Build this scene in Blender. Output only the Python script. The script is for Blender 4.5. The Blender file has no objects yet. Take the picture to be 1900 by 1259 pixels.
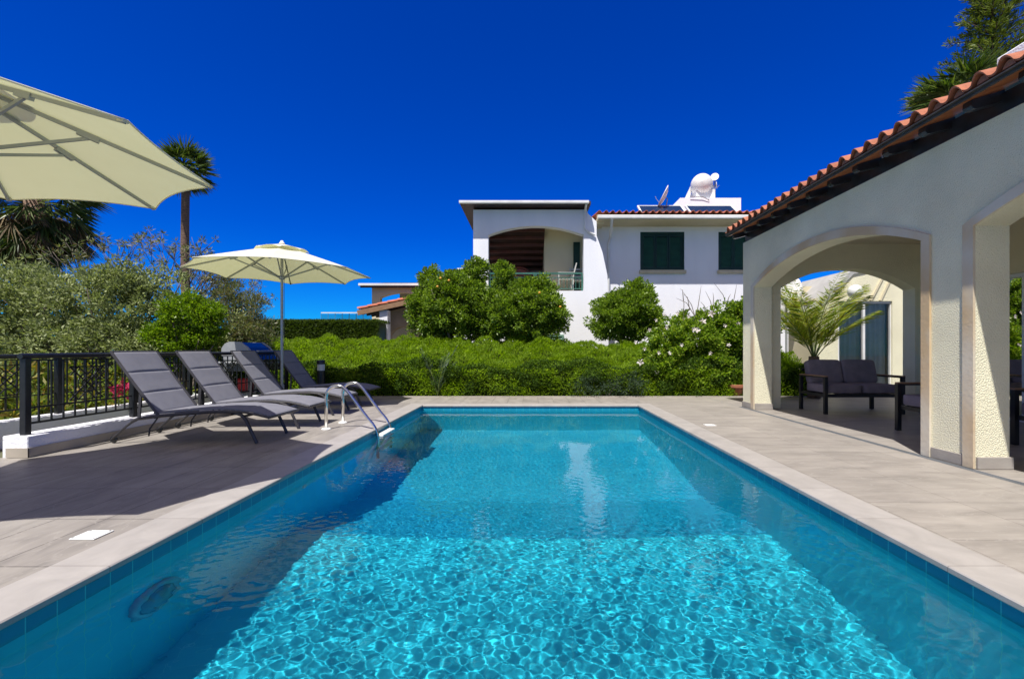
import bpy, math, random
import numpy as np
from mathutils import Vector, Matrix
from mathutils.geometry import tessellate_polygon

sc = bpy.context.scene
R = math.radians
# ------------------------------------------------------------------ camera, sky, sun, exposure
cam = bpy.data.cameras.new("camera")
cam_o = bpy.data.objects.new("camera", cam)
sc.collection.objects.link(cam_o)
sc.camera = cam_o
cam.sensor_width = 36
cam.lens = 15.99
cam.shift_x = -35 / 1900
cam.shift_y = 18.5 / 1900
cam.clip_end = 3000
cam_o.location = (0, 0, 1.05)
cam_o.rotation_euler = (math.pi / 2, 0, 0)

SUN = Vector((.21, .48, -1))
w = bpy.data.worlds.new("World")
sc.world = w
w.use_nodes = True
nt = w.node_tree
sky = nt.nodes.new("ShaderNodeTexSky")
sky.sky_type = 'NISHITA'
sky.sun_disc = False
sky.sun_elevation = math.atan2(1, math.hypot(.21, .48))
sky.sun_rotation = math.atan2(-.21, -.48)
sky.air_density = 1.0
sky.dust_density = 0.0
sky.ozone_density = 6.0
sky.altitude = 300
hsv = nt.nodes.new("ShaderNodeHueSaturation")
hsv.inputs["Saturation"].default_value = 1.45
hsv.inputs["Hue"].default_value = .512
bg = nt.nodes["Background"]
bg.inputs[1].default_value = .12
nt.links.new(sky.outputs[0], hsv.inputs["Color"])
deep = nt.nodes.new("ShaderNodeMix"); deep.data_type = 'RGBA'; deep.blend_type = 'MULTIPLY'; deep.inputs[0].default_value = 1
deep.inputs[7].default_value = (.02, .43, .84, 1)          # deep Mediterranean blue away from the sun
nt.links.new(hsv.outputs[0], deep.inputs[6])
tcw = nt.nodes.new("ShaderNodeTexCoord"); dt = nt.nodes.new("ShaderNodeVectorMath"); dt.operation = 'DOT_PRODUCT'
sd_ = -SUN.normalized(); dt.inputs[1].default_value = tuple(sd_)
nt.links.new(tcw.outputs["Generated"], dt.inputs[0])
mr = nt.nodes.new("ShaderNodeMapRange"); mr.interpolation_type = 'SMOOTHSTEP'; mr.inputs["From Min"].default_value = .33; mr.inputs["From Max"].default_value = 1.0
nt.links.new(dt.outputs["Value"], mr.inputs["Value"])
sky_fill = nt.nodes.new("ShaderNodeMix"); sky_fill.data_type = 'RGBA'     # bright warm sky around the sun, added behind the viewer as fill light
sky_fill.inputs[7].default_value = (3.1, 2.6, 2.1, 1)
nt.links.new(mr.outputs[0], sky_fill.inputs[0]); nt.links.new(deep.outputs[2], sky_fill.inputs[6]); nt.links.new(sky_fill.outputs[2], bg.inputs[0])
sl = bpy.data.lights.new("sun", 'SUN')
sl.energy = 5.0
sl.angle = R(.5)
sl.color = (1, .965, .91)
sl.cycles.is_caustics_light = True
so = bpy.data.objects.new("sun", sl)
sc.collection.objects.link(so)
so.rotation_euler = SUN.to_track_quat('-Z', 'Y').to_euler()
sc.view_settings.view_transform = 'Standard'
sc.view_settings.look = 'None'
sc.view_settings.gamma = 1
sc.view_settings.exposure = .45
sc.cycles.use_denoising = True
sc.cycles.max_bounces = 8
sc.cycles.transparent_max_bounces = 8
sc.cycles.sample_clamp_indirect = 6

# ------------------------------------------------------------------ helpers
F = 844.0
def PX(px, Y): return (px - 985) * Y / F
def PZ(py, Y): return 1.05 + (648 - py) * Y / F

def mat(name, col, rough=.6, col2=None, scale=3.0, bump=0, bscale=40.0, metal=0, spec=.5, stretch=None, detail=5, lo=.35, hi=.65, bdist=.02, coat=0):
    m = bpy.data.materials.new(name); m.use_nodes = True
    nt = m.node_tree; b = nt.nodes["Principled BSDF"]
    b.inputs["Base Color"].default_value = (*col, 1)
    b.inputs["Roughness"].default_value = rough
    b.inputs["Metallic"].default_value = metal
    b.inputs["Specular IOR Level"].default_value = spec
    b.inputs["Coat Weight"].default_value = coat
    if col2 is None: col2 = tuple(c * .82 for c in col)
    tc = nt.nodes.new("ShaderNodeTexCoord"); mp = nt.nodes.new("ShaderNodeMapping")
    if stretch: mp.inputs["Scale"].default_value = stretch
    nt.links.new(tc.outputs["Object"], mp.inputs[0])
    n = nt.nodes.new("ShaderNodeTexNoise"); n.inputs["Scale"].default_value = scale; n.inputs["Detail"].default_value = detail
    nt.links.new(mp.outputs[0], n.inputs["Vector"])
    cr = nt.nodes.new("ShaderNodeValToRGB")
    cr.color_ramp.elements[0].position = lo; cr.color_ramp.elements[0].color = (*col2, 1)
    cr.color_ramp.elements[1].position = hi; cr.color_ramp.elements[1].color = (*col, 1)
    nt.links.new(n.outputs["Fac"], cr.inputs[0]); nt.links.new(cr.outputs[0], b.inputs["Base Color"])
    if bump:
        n2 = nt.nodes.new("ShaderNodeTexNoise"); n2.inputs["Scale"].default_value = bscale; n2.inputs["Detail"].default_value = 3
        nt.links.new(tc.outputs["Object"], n2.inputs["Vector"])
        bp = nt.nodes.new("ShaderNodeBump"); bp.inputs["Strength"].default_value = bump; bp.inputs["Distance"].default_value = bdist
        nt.links.new(n2.outputs["Fac"], bp.inputs["Height"]); nt.links.new(bp.outputs[0], b.inputs["Normal"])
    return m

def leafmat(name, cols, rough=.42, transl=.3, tcol=None):
    m = bpy.data.materials.new(name); m.use_nodes = True
    nt = m.node_tree; b = nt.nodes["Principled BSDF"]; out = nt.nodes["Material Output"]
    g = nt.nodes.new("ShaderNodeNewGeometry"); cr = nt.nodes.new("ShaderNodeValToRGB")
    el = cr.color_ramp.elements
    while len(el) < len(cols): el.new(.5)
    for i, c in enumerate(cols):
        el[i].position = i / (len(cols) - 1); el[i].color = (*c, 1)
    nt.links.new(g.outputs["Random Per Island"], cr.inputs[0])
    nt.links.new(cr.outputs[0], b.inputs["Base Color"]); b.inputs["Roughness"].default_value = rough
    b.inputs["Specular IOR Level"].default_value = .35
    t = nt.nodes.new("ShaderNodeBsdfTranslucent")
    mx = nt.nodes.new("ShaderNodeMix"); mx.data_type = 'RGBA'; mx.blend_type = 'MULTIPLY'; mx.inputs[0].default_value = 1
    nt.links.new(cr.outputs[0], mx.inputs[6]); mx.inputs[7].default_value = (*(tcol or (1.6, 1.7, .5)), 1)
    nt.links.new(mx.outputs[2], t.inputs[0])
    ms = nt.nodes.new("ShaderNodeMixShader"); ms.inputs[0].default_value = transl
    nt.links.new(b.outputs[0], ms.inputs[1]); nt.links.new(t.outputs[0], ms.inputs[2]); nt.links.new(ms.outputs[0], out.inputs[0])
    return m

def wloc(o):
    v = Vector((0, 0, 0))
    while o is not None:
        v += o.location; o = o.parent
    return v

def tag(o, label=None, cat=None, group=None, kind=None):
    if label: o["label"] = label
    if cat: o["category"] = cat
    if group: o["group"] = group
    if kind: o["kind"] = kind
    return o

def thing(name, loc, label, cat, group=None):
    o = bpy.data.objects.new(name, None); sc.collection.objects.link(o); o.location = loc
    o.empty_display_size = .1
    return tag(o, label, cat, group)

class MB:
    def __init__(s): s.v = []; s.f = []
    def add(s, vs, fs):
        n = len(s.v); s.v.extend([tuple(p) for p in vs]); s.f.extend([tuple(i + n for i in f) for f in fs]); return s
    def box(s, x0, y0, z0, x1, y1, z1):
        v = [(x, y, z) for x in (x0, x1) for y in (y0, y1) for z in (z0, z1)]
        return s.add(v, [(0, 1, 3, 2), (4, 6, 7, 5), (0, 4, 5, 1), (2, 3, 7, 6), (0, 2, 6, 4), (1, 5, 7, 3)])
    def bbox(s, x0, y0, z0, x1, y1, z1, b=.008):      # box with chamfered edges
        x0, x1 = sorted((x0, x1)); y0, y1 = sorted((y0, y1)); z0, z1 = sorted((z0, z1))
        vs = []; idx = {}
        C = [(x0, x1), (y0, y1), (z0, z1)]
        for a in range(3):
            for i in (0, 1):
                for j in (0, 1):
                    for k in (0, 1):
                        p = [C[0][i], C[1][j], C[2][k]]
                        for d, q in enumerate((i, j, k)):
                            if d != a: p[d] += b if q == 0 else -b
                        idx[(a, i, j, k)] = len(vs); vs.append(p)
        fs = []
        for a in range(3):
            o1, o2 = [d for d in range(3) if d != a]
            for side in (0, 1):
                loop = []
                for (u, v) in ((0, 0), (1, 0), (1, 1), (0, 1)):
                    q = [0, 0, 0]; q[a] = side; q[o1] = u; q[o2] = v
                    loop.append(idx[(a, *q)])
                fs.append(loop)
        for a in range(3):          # edge chamfers along axis a
            o1, o2 = [d for d in range(3) if d != a]
            for u in (0, 1):
                for v in (0, 1):
                    l = []
                    for t in (0, 1):
                        q = [0, 0, 0]; q[a] = t; q[o1] = u; q[o2] = v
                        l.append((idx[(o1, *q)], idx[(o2, *q)]))
                    fs.append((l[0][0], l[0][1], l[1][1], l[1][0]))
        for i in (0, 1):
            for j in (0, 1):
                for k in (0, 1): fs.append((idx[(0, i, j, k)], idx[(1, i, j, k)], idx[(2, i, j, k)]))
        return s.add(vs, fs)
    def bar(s, a, b, w, h=None, up=(0, 0, 1)):        # rectangular bar from a to b
        h = h or w; a = Vector(a); b = Vector(b); d = (b - a).normalized(); u = Vector(up)
        if abs(d.dot(u)) > .98: u = Vector((1, 0, 0))
        sd = d.cross(u).normalized(); u = sd.cross(d)
        vs = [p + sd * i * w / 2 + u * j * h / 2 for p in (a, b) for i, j in ((-1, -1), (1, -1), (1, 1), (-1, 1))]
        return s.add(vs, [(3, 2, 1, 0), (4, 5, 6, 7), (0, 1, 5, 4), (1, 2, 6, 5), (2, 3, 7, 6), (3, 0, 4, 7)])
    def tube(s, pts, rad, n=8, cap=True):
        pts = [Vector(p) for p in pts]
        if not isinstance(rad, (list, tuple)): rad = [rad] * len(pts)
        t0 = (pts[1] - pts[0]).normalized()
        u = t0.orthogonal().normalized(); rings = []
        for i, p in enumerate(pts):
            t = ((pts[min(i + 1, len(pts) - 1)] - pts[max(i - 1, 0)])).normalized()
            u = (u - t * u.dot(t)).normalized(); v = t.cross(u)
            rings.append([p + (u * math.cos(2 * math.pi * k / n) + v * math.sin(2 * math.pi * k / n)) * rad[i] for k in range(n)])
        vs = [q for r in rings for q in r]; fs = []
        for i in range(len(pts) - 1):
            for k in range(n): fs.append((i * n + k, i * n + (k + 1) % n, (i + 1) * n + (k + 1) % n, (i + 1) * n + k))
        if cap:
            fs.append(tuple(range(n))[::-1]); fs.append(tuple((len(pts) - 1) * n + k for k in range(n)))
        return s.add(vs, fs)
    def lathe(s, prof, c, n=24, axis=(0, 0, 1)):      # prof: (r, h)
        ax = Vector(axis).normalized(); u = ax.orthogonal().normalized(); v = ax.cross(u); c = Vector(c)
        vs = [c + ax * h + (u * math.cos(2 * math.pi * k / n) + v * math.sin(2 * math.pi * k / n)) * max(r, 1e-4) for r, h in prof for k in range(n)]
        fs = [(i * n + k, i * n + (k + 1) % n, (i + 1) * n + (k + 1) % n, (i + 1) * n + k) for i in range(len(prof) - 1) for k in range(n)]
        return s.add(vs, fs)
    def poly(s, outer, holes, mp, t):                 # extruded polygon with holes; mp(u, v, w)
        loops = [outer] + list(holes)
        tri = tessellate_polygon([[Vector((u, v, 0)) for u, v in l] for l in loops])
        flat = [p for l in loops for p in l]; n = len(flat)
        vs = [mp(u, v, 0) for u, v in flat] + [mp(u, v, t) for u, v in flat]
        fs = [tuple(x) for x in tri] + [tuple(i + n for i in x)[::-1] for x in tri]
        o = 0
        for l in loops:
            for i in range(len(l)):
                a = o + i; b = o + (i + 1) % len(l); fs.append((a, b, b + n, a + n))
            o += len(l)
        return s.add(vs, fs)
    def superbox(s, c, sx, sy, sz, e=.35, rot=None, n=20):
        vs = []; fs = []; c = Vector(c); m = n // 2
        def sp(x, p): return math.copysign(abs(x) ** p, x)
        for i in range(m + 1):
            ph = -math.pi / 2 + math.pi * i / m
            for k in range(n):
                th = 2 * math.pi * (k + .5) / n
                p = Vector((sp(math.cos(ph), e) * sp(math.cos(th), e) * sx / 2, sp(math.cos(ph), e) * sp(math.sin(th), e) * sy / 2, sp(math.sin(ph), e) * sz / 2))
                if rot: p = rot @ p
                vs.append(c + p)
        for i in range(m):
            for k in range(n): fs.append((i * n + k, i * n + (k + 1) % n, (i + 1) * n + (k + 1) % n, (i + 1) * n + k))
        return s.add(vs, fs)
    def build(s, name, m, parent=None, smooth=False, origin=None, recalc=True):
        base = wloc(parent) if parent else Vector(origin or (0, 0, 0))
        me = bpy.data.meshes.new(name)
        me.from_pydata([Vector(p) - base for p in s.v], [], s.f)
        me.materials.append(m)
        if recalc:
            import bmesh
            bm = bmesh.new(); bm.from_mesh(me); bmesh.ops.recalc_face_normals(bm, faces=bm.faces); bm.to_mesh(me); bm.free()
        if smooth: me.polygons.foreach_set("use_smooth", np.ones(len(me.polygons), bool))
        me.update()
        if smooth == 'auto':
            me.set_sharp_from_angle(angle=R(40))
        o = bpy.data.objects.new(name, me); sc.collection.objects.link(o)
        if parent: o.parent = parent
        else: o.location = base
        return o

def np_mesh(name, V, Fc, m, parent=None, origin=(0, 0, 0), smooth=False):
    base = np.array(wloc(parent) if parent else Vector(origin))
    V = np.asarray(V, dtype=np.float64).reshape(-1, 3) - base
    Fc = np.asarray(Fc, dtype=np.int32); k = Fc.shape[1]
    me = bpy.data.meshes.new(name)
    me.vertices.add(len(V)); me.vertices.foreach_set("co", V.astype(np.float32).ravel())
    me.loops.add(Fc.size); me.loops.foreach_set("vertex_index", Fc.ravel())
    me.polygons.add(len(Fc)); me.polygons.foreach_set("loop_start", np.arange(len(Fc), dtype=np.int32) * k)
    if smooth: me.polygons.foreach_set("use_smooth", np.ones(len(Fc), bool))
    me.update(calc_edges=True)
    me.materials.append(m)
    o = bpy.data.objects.new(name, me); sc.collection.objects.link(o)
    if parent: o.parent = parent
    else: o.location = tuple(base)
    return o

def copy_tree(o, parent=None):
    c = o.copy(); sc.collection.objects.link(c); c.parent = parent
    for ch in list(o.children): copy_tree(ch, c)
    return c

def arc(u0, u1, zs, zc, n=24):                        # segmental arch from (u0,zs) over crown zc to (u1,zs)
    h = zc - zs; c = abs(u1 - u0) / 2; r = (c * c + h * h) / (2 * h); zc0 = zc - r; um = (u0 + u1) / 2
    a = math.asin(min(1, c / r)); sg = 1 if u1 > u0 else -1
    return [(um + sg * r * math.sin(-a + 2 * a * i / n), zc0 + r * math.cos(-a + 2 * a * i / n)) for i in range(n + 1)]

# ------------------------------------------------------------------ foliage
def unit(a): return a / np.maximum(np.linalg.norm(a, axis=-1, keepdims=True), 1e-9)

def leaves(name, P, D, L, W, m, parent=None, origin=(0, 0, 0), rng=None, fold=.15):
    n = len(P); D = unit(D); Rn = unit(rng.normal(size=(n, 3)) + np.array([0, 0, .6])); S = unit(np.cross(D, Rn)); N = np.cross(S, D)
    L = np.broadcast_to(L, n)[:, None]; W = np.broadcast_to(W, n)[:, None]
    V = np.stack([P, P + D * L * .45 + S * W / 2 + N * W * fold, P + D * L - N * L * .08, P + D * L * .45 - S * W / 2 + N * W * fold], 1)
    Fc = np.arange(n * 4).reshape(n, 4)
    return np_mesh(name, V, Fc, m, parent, origin)

def crown_points(rng, ells, n, rc, k_per=14, inner=.5, flat=.8):
    w = np.array([(e[3] * e[4] * e[5]) ** (2 / 3) for e in ells]); w /= w.sum()
    P = []; D = []; CC = []
    for e, wi in zip(ells, w):
        c = np.array(e[:3]); r = np.array(e[3:6]); K = max(5, int(k_per * (r.mean() / rc) ** 2 * .5)); ni = int(n * wi)
        d = unit(rng.normal(size=(K, 3))); rad = inner + (1 - inner) * rng.random((K, 1)) ** .6
        rad *= 1 + .14 * np.sin(d[:, :1] * 5 + e[0] * 3) * np.cos(d[:, 1:2] * 4 + 1) + .08 * rng.normal(size=(K, 1))
        cc = c + d * r * rad * .92
        ci = rng.integers(0, K, ni)
        sz = rc * rng.uniform(.6, 1.25, (K, 1))
        o = rng.normal(size=(ni, 3)); on = unit(o); rr = rng.random((ni, 1)) ** .45
        off = on * rr * sz[ci] * np.array([1, 1, flat])
        P.append(cc[ci] + off); D.append(on * .8 + d[ci] * .6 + np.array([0, 0, .35]) + rng.normal(size=(ni, 3)) * .45)
        CC.append(cc)
    return np.concatenate(P), np.concatenate(D), np.concatenate(CC)

def shrub(name, label, cat, ells, n, rc, L, W, m, bark, seed, group=None, trunks=3, kind_name="foliage", zmin=None, base=None, tr=.035, inner=.45, k_per=14, flat=.8):
    rng = np.random.default_rng(seed); rnd = random.Random(seed)
    cx = sum(e[0] for e in ells) / len(ells); cy = sum(e[1] for e in ells) / len(ells)
    bz = base[2] if base else 0
    if base: cx, cy = base[:2]
    t = thing(name, (cx, cy, bz), label, cat, group)
    P, D, CC = crown_points(rng, ells, n, rc, k_per=k_per, inner=inner, flat=flat)
    if zmin is not None:
        k = P[:, 2] > zmin; P, D = P[k], D[k]
    nn = len(P)
    leaves(kind_name, P, D, L * rng.uniform(.6, 1.3, nn), W * rng.uniform(.7, 1.2, nn), m, t, rng=rng)
    mb = MB()
    for i in range(trunks):
        a = rnd.uniform(0, 6.28); b0 = Vector((cx + .12 * math.cos(a), cy + .12 * math.sin(a), bz - .05))
        for j in range(5):
            tgt = Vector(CC[rnd.randrange(len(CC))]); mid = b0.lerp(tgt, .45) + Vector((rnd.uniform(-.1, .1), rnd.uniform(-.1, .1), .12))
            mb.tube([b0, b0.lerp(mid, .5) + Vector((0, 0, .06)), mid, tgt], [tr, tr * .8, tr * .55, tr * .15], 6)
    mb.build("trunk", bark, t, True)
    return t, P

def frond(rng, base, az, el, length, droop, nl=34, ll=.35, lw=.025, hang=.35, curl=0):
    base = np.array(base); h = np.array([math.cos(az), math.sin(az), 0]); s = np.array([-math.sin(az), math.cos(az), 0])
    t = np.linspace(0, 1, 14); e = el - droop * t; dl = length / 13
    pts = [base]
    for i in range(13): pts.append(pts[-1] + dl * (h * math.cos(e[i]) + np.array([0, 0, math.sin(e[i])])))
    pts = np.array(pts); P = []; D = []; LL = []
    for k in range(nl):
        u = .18 + .82 * k / (nl - 1); q = u * 13; i = min(int(q), 12); p = pts[i] + (pts[i + 1] - pts[i]) * (q - i); tg = unit(pts[i + 1] - pts[i])
        for sg in (-1, 1):
            d = s * sg * .9 + tg * (.75 + .5 * u) + np.array([0, 0, -hang * u + .25 * (1 - u)]) + rng.normal(size=3) * .08
            P.append(p); D.append(d); LL.append(ll * (math.sin(math.pi * (.15 + .8 * u)) ** .7) * rng.uniform(.85, 1.1))
    return pts, np.array(P), np.array(D), np.array(LL)

def fan_leaf(rng, base, az, el, pet, rad, nb=22, spread=2.2, droop=.3):
    base = np.array(base); d = np.array([math.cos(az) * math.cos(el), math.sin(az) * math.cos(el), math.sin(el)])
    c = base + d * pet; side = unit(np.cross(d, [0, 0, 1.0]) + 1e-6); up = np.cross(side, d)
    P = []; D = []
    for k in range(nb):
        a = -spread / 2 + spread * k / (nb - 1)
        P.append(c); D.append(d * math.cos(a) + side * math.sin(a) - up * .12 * abs(a) + np.array([0, 0, -droop * rng.uniform(.3, 1.2)]) * .5 + rng.normal(size=3) * .03)
    return c, np.array(P), np.array(D), np.full(nb, rad) * rng.uniform(.85, 1.1, nb)

# ------------------------------------------------------------------ materials
white_paint = mat("white_stucco", (.82, .82, .86), .85, (.76, .76, .80), 1.6, .45, 38, bdist=.016, stretch=(1, 1, .3), detail=8, lo=.3, hi=.6)
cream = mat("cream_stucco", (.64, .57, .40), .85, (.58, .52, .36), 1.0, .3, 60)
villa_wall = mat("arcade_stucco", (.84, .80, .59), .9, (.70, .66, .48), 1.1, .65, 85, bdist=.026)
stone_trim = mat("stone_trim", (.60, .55, .45), .75, (.52, .38, .22), 1.1, .15, 30, stretch=(1, 1, .8), lo=.40, hi=.6)
stone_base = mat("stone_skirting", (.36, .33, .29), .7, (.30, .27, .24), 5, .1, 50)
terracotta = mat("terracotta", (.42, .15, .08), .8, (.26, .09, .05), 7, .25, 60)
terracotta2 = mat("terracotta_house", (.48, .15, .08), .8, (.36, .10, .055), 5, .2, 50)
mortar = mat("tile_mortar", (.36, .16, .10), .9)
soffit_wood = mat("varnished_board", (.42, .15, .05), .45, (.26, .08, .025), 3, .1, 30, stretch=(1, 8, 1))
rafter_m = mat("black_stained_wood", (.012, .013, .018), .3, (.03, .035, .05), 8)
dark_timber = mat("dark_timber", (.035, .014, .009), .6, (.02, .008, .006), 4)
red_timber = mat("red_timber", (.11, .03, .018), .6, (.07, .02, .012), 4)
gutter_white = mat("white_gutter", (.75, .75, .74), .35)
dark_fascia = mat("weathered_fascia", (.055, .05, .045), .7, (.03, .028, .027), 12)
green_shut = mat("green_shutter", (.008, .040, .028), .5, (.006, .032, .023), 4, spec=.3)
louvre_m = mat("green_louvre", (.035, .13, .095), .5, (.028, .10, .075), 4, spec=.3)
green_pale = mat("green_rail", (.05, .16, .12), .4)
green_faded = mat("faded_green_louvre", (.14, .26, .19), .5, (.11, .22, .16), 5)
sill_m = mat("cream_sill", (.60, .52, .36), .7)
glass_dark = mat("dark_glass", (.02, .025, .03), .03, spec=.9)
black_metal = mat("black_metal", (.010, .012, .014), .32, (.016, .017, .02), 20)
chair_m = mat("weathered_white", (.55, .54, .50), .5)
steel = mat("polished_steel", (.72, .71, .69), .14, (.62, .61, .60), 3, metal=1)
plastic_white = mat("white_plastic", (.82, .82, .80), .4)
alu = mat("umbrella_aluminium", (.36, .38, .39), .38, (.32, .34, .35), 2, metal=.5)
lounge_frame = mat("charcoal_frame", (.045, .043, .047), .42, (.035, .033, .037), 10)
sling = mat("grey_mesh_fabric", (.18, .18, .21), .75, (.16, .16, .19), 9, .15, 400, bdist=.004)
sofa_fab = mat("mauve_grey_cushion", (.22, .185, .205), .9, (.17, .145, .165), 6, .15, 250, bdist=.006)
sofa_metal = mat("anthracite_metal", (.012, .012, .014), .4)
teak = mat("teak", (.30, .18, .10), .55, (.22, .12, .06), 6, stretch=(1, 8, 8))
bark_grey = mat("grey_bark", (.17, .14, .11), .9, (.09, .07, .055), 10, .4, 40)
bark_brown = mat("brown_bark", (.10, .06, .04), .9, (.05, .03, .02), 14, .6, 30)
palm_bark = mat("palm_bark", (.20, .13, .09), .9, (.09, .05, .035), 9, .8, 18, stretch=(1, 1, 3))
lid_blue = mat("grill_lid_enamel", (.006, .008, .03), .12, coat=.5)
grill_alu = mat("grill_cast_grey", (.30, .31, .32), .4, (.25, .26, .27), 5)
grill_dark = mat("grill_dark_grey", (.10, .11, .12), .4)
red_m = mat("red_paint", (.5, .03, .03), .4)
pink_wall = mat("pink_render", (.55, .16, .14), .8)
tank_m = mat("white_tank", (.82, .80, .78), .4)
panel_glass = mat("solar_glass", (.018, .035, .075), .12, (.012, .025, .055), 2)
soil = mat("soil", (.10, .075, .05), .95, (.06, .045, .03), 6, .6, 20)
ground_m = mat("dry_ground", (.16, .14, .09), .95, (.07, .09, .035), .6, .5, 8)

def canopy_mat():
    m = mat("cream_canvas", (.78, .76, .62), .8, (.74, .72, .58), 3, .08, 300, bdist=.003)
    nt = m.node_tree; b = nt.nodes["Principled BSDF"]; out = nt.nodes["Material Output"]
    t = nt.nodes.new("ShaderNodeBsdfTranslucent"); t.inputs[0].default_value = (.72, .72, .36, 1)
    ms = nt.nodes.new("ShaderNodeMixShader"); ms.inputs[0].default_value = .25
    nt.links.new(b.outputs[0], ms.inputs[1]); nt.links.new(t.outputs[0], ms.inputs[2]); nt.links.new(ms.outputs[0], out.inputs[0])
    return m
canvas = canopy_mat()

def tiled(name, axes, bw, bh, c1, c2, mortar_c, msize, rough=.5, off=0.0, shift=(0, 0), noise_scale=1.2, nstretch=(1, 1, 1), dark=.8, bump=.3, vein=None, bias=0.0):
    """tile pattern in world metres; axes picks which coordinates run along the tile"""
    m = bpy.data.materials.new(name); m.use_nodes = True
    nt = m.node_tree; b = nt.nodes["Principled BSDF"]; b.inputs["Roughness"].default_value = rough
    tc = nt.nodes.new("ShaderNodeTexCoord"); sp = nt.nodes.new("ShaderNodeSeparateXYZ"); cb = nt.nodes.new("ShaderNodeCombineXYZ")
    nt.links.new(tc.outputs["Object"], sp.inputs[0])
    for i, a in enumerate(axes):
        ad = nt.nodes.new("ShaderNodeMath"); ad.operation = 'ADD'; ad.inputs[1].default_value = shift[i]
        nt.links.new(sp.outputs["XYZ".index(a)], ad.inputs[0]); nt.links.new(ad.outputs[0], cb.inputs[i])
    br = nt.nodes.new("ShaderNodeTexBrick"); br.offset = off; br.inputs["Scale"].default_value = 1
    br.inputs["Brick Width"].default_value = bw; br.inputs["Row Height"].default_value = bh
    br.inputs["Mortar Size"].default_value = msize; br.inputs["Mortar Smooth"].default_value = .1; br.inputs["Bias"].default_value = bias
    br.inputs["Color1"].default_value = (*c1, 1); br.inputs["Color2"].default_value = (*c2, 1); br.inputs["Mortar"].default_value = (*mortar_c, 1)
    nt.links.new(cb.outputs[0], br.inputs["Vector"])
    mp = nt.nodes.new("ShaderNodeMapping"); mp.inputs["Scale"].default_value = nstretch; nt.links.new(tc.outputs["Object"], mp.inputs[0])
    n = nt.nodes.new("ShaderNodeTexNoise"); n.inputs["Scale"].default_value = noise_scale; n.inputs["Detail"].default_value = 8; n.inputs["Roughness"].default_value = .6
    n.inputs["Distortion"].default_value = .6
    nt.links.new(mp.outputs[0], n.inputs["Vector"])
    cr = nt.nodes.new("ShaderNodeValToRGB"); cr.color_ramp.elements[0].position = .3; cr.color_ramp.elements[1].position = .7
    cr.color_ramp.elements[0].color = (dark, dark, dark, 1); cr.color_ramp.elements[1].color = (1, 1, 1, 1)
    nt.links.new(n.outputs["Fac"], cr.inputs[0])
    mx = nt.nodes.new("ShaderNodeMix"); mx.data_type = 'RGBA'; mx.blend_type = 'MULTIPLY'; mx.inputs[0].default_value = 1
    nt.links.new(br.outputs["Color"], mx.inputs[6]); nt.links.new(cr.outputs[0], mx.inputs[7])
    last = mx.outputs[2]
    if vein:
        v = nt.nodes.new("ShaderNodeTexNoise"); v.inputs["Scale"].default_value = 2.2; v.inputs["Detail"].default_value = 6; v.inputs["Distortion"].default_value = 1.5
        nt.links.new(mp.outputs[0], v.inputs["Vector"])
        vr = nt.nodes.new("ShaderNodeValToRGB"); e = vr.color_ramp.elements
        e[0].position = .485; e[0].color = (0, 0, 0, 1); e[1].position = .5; e[1].color = (1, 1, 1, 1); e2 = e.new(.515); e2.color = (0, 0, 0, 1)
        nt.links.new(v.outputs["Fac"], vr.inputs[0])
        ml = nt.nodes.new("ShaderNodeMath"); ml.operation = 'MULTIPLY'; ml.inputs[1].default_value = .6; nt.links.new(vr.outputs[0], ml.inputs[0])
        m2 = nt.nodes.new("ShaderNodeMix"); m2.data_type = 'RGBA'; nt.links.new(ml.outputs[0], m2.inputs[0]); nt.links.new(last, m2.inputs[6]); m2.inputs[7].default_value = (*vein, 1)
        last = m2.outputs[2]
    nt.links.new(last, b.inputs["Base Color"])
    inv = nt.nodes.new("ShaderNodeMath"); inv.operation = 'SUBTRACT'; inv.inputs[0].default_value = 1; nt.links.new(br.outputs["Fac"], inv.inputs[1])
    bp = nt.nodes.new("ShaderNodeBump"); bp.inputs["Strength"].default_value = bump; bp.inputs["Distance"].default_value = .003
    nt.links.new(inv.outputs[0], bp.inputs["Height"]); nt.links.new(bp.outputs[0], b.inputs["Normal"])
    return m

deck_m = tiled("stone_paving", "XY", .31, .62, (.36, .328, .292), (.315, .285, .255), (.12, .104, .092), .0035, .5, 0, (2.33, .27), 2.6, (2.2, .8, 1), .62, vein=(.34, .31, .28))
deck_r = tiled("stone_paving_right", "YX", .62, .62, (.365, .33, .292), (.325, .293, .26), (.22, .19, .17), .003, .5, .5, (.27, -2.33), 3.0, (.7, 2.2, 1), .66, vein=(.36, .33, .30))
coping_m = tiled("coping_stone", "YX", .62, 9, (.41, .38, .355), (.385, .355, .33), (.26, .23, .21), .003, .45, 0, (.27, 4.5), 5.0, (1, 1, 1), .78)
PC1, PC2, PG = (.016, .56, .72), (.013, .52, .67), (.08, .64, .64)
PB1, PB2 = (.010, .27, .41), (.008, .24, .37)
pool_x = tiled("pool_tile_side", "YZ", .1255, .25, PC1, PC2, PG, .0022, .35, 0, (.02, .0), 1.2, dark=.92, bump=.2)
pool_y = tiled("pool_tile_end", "XZ", .1255, .25, PC1, PC2, PG, .0022, .35, 0, (.02, .0), 1.2, dark=.92, bump=.2)
band_x = tiled("waterline_tile_side", "YZ", .1255, .25, PB1, PB2, PG, .0022, .35, 0, (.02, .0), 1.2, dark=.92, bump=.2)
band_y = tiled("waterline_tile_end", "XZ", .1255, .25, PB1, PB2, PG, .0022, .35, 0, (.02, .0), 1.2, dark=.92, bump=.2)
pool_d = tiled("pool_tile_deep_dimmed", "XY", .25, .1255, (.018, .42, .62), (.014, .38, .58), (.06, .50, .66), .002, .4, 0, (0, 0), 1.2, dark=.94, bump=.15)  # floor tile coloured darker to stand in for light lost in deeper water
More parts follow.
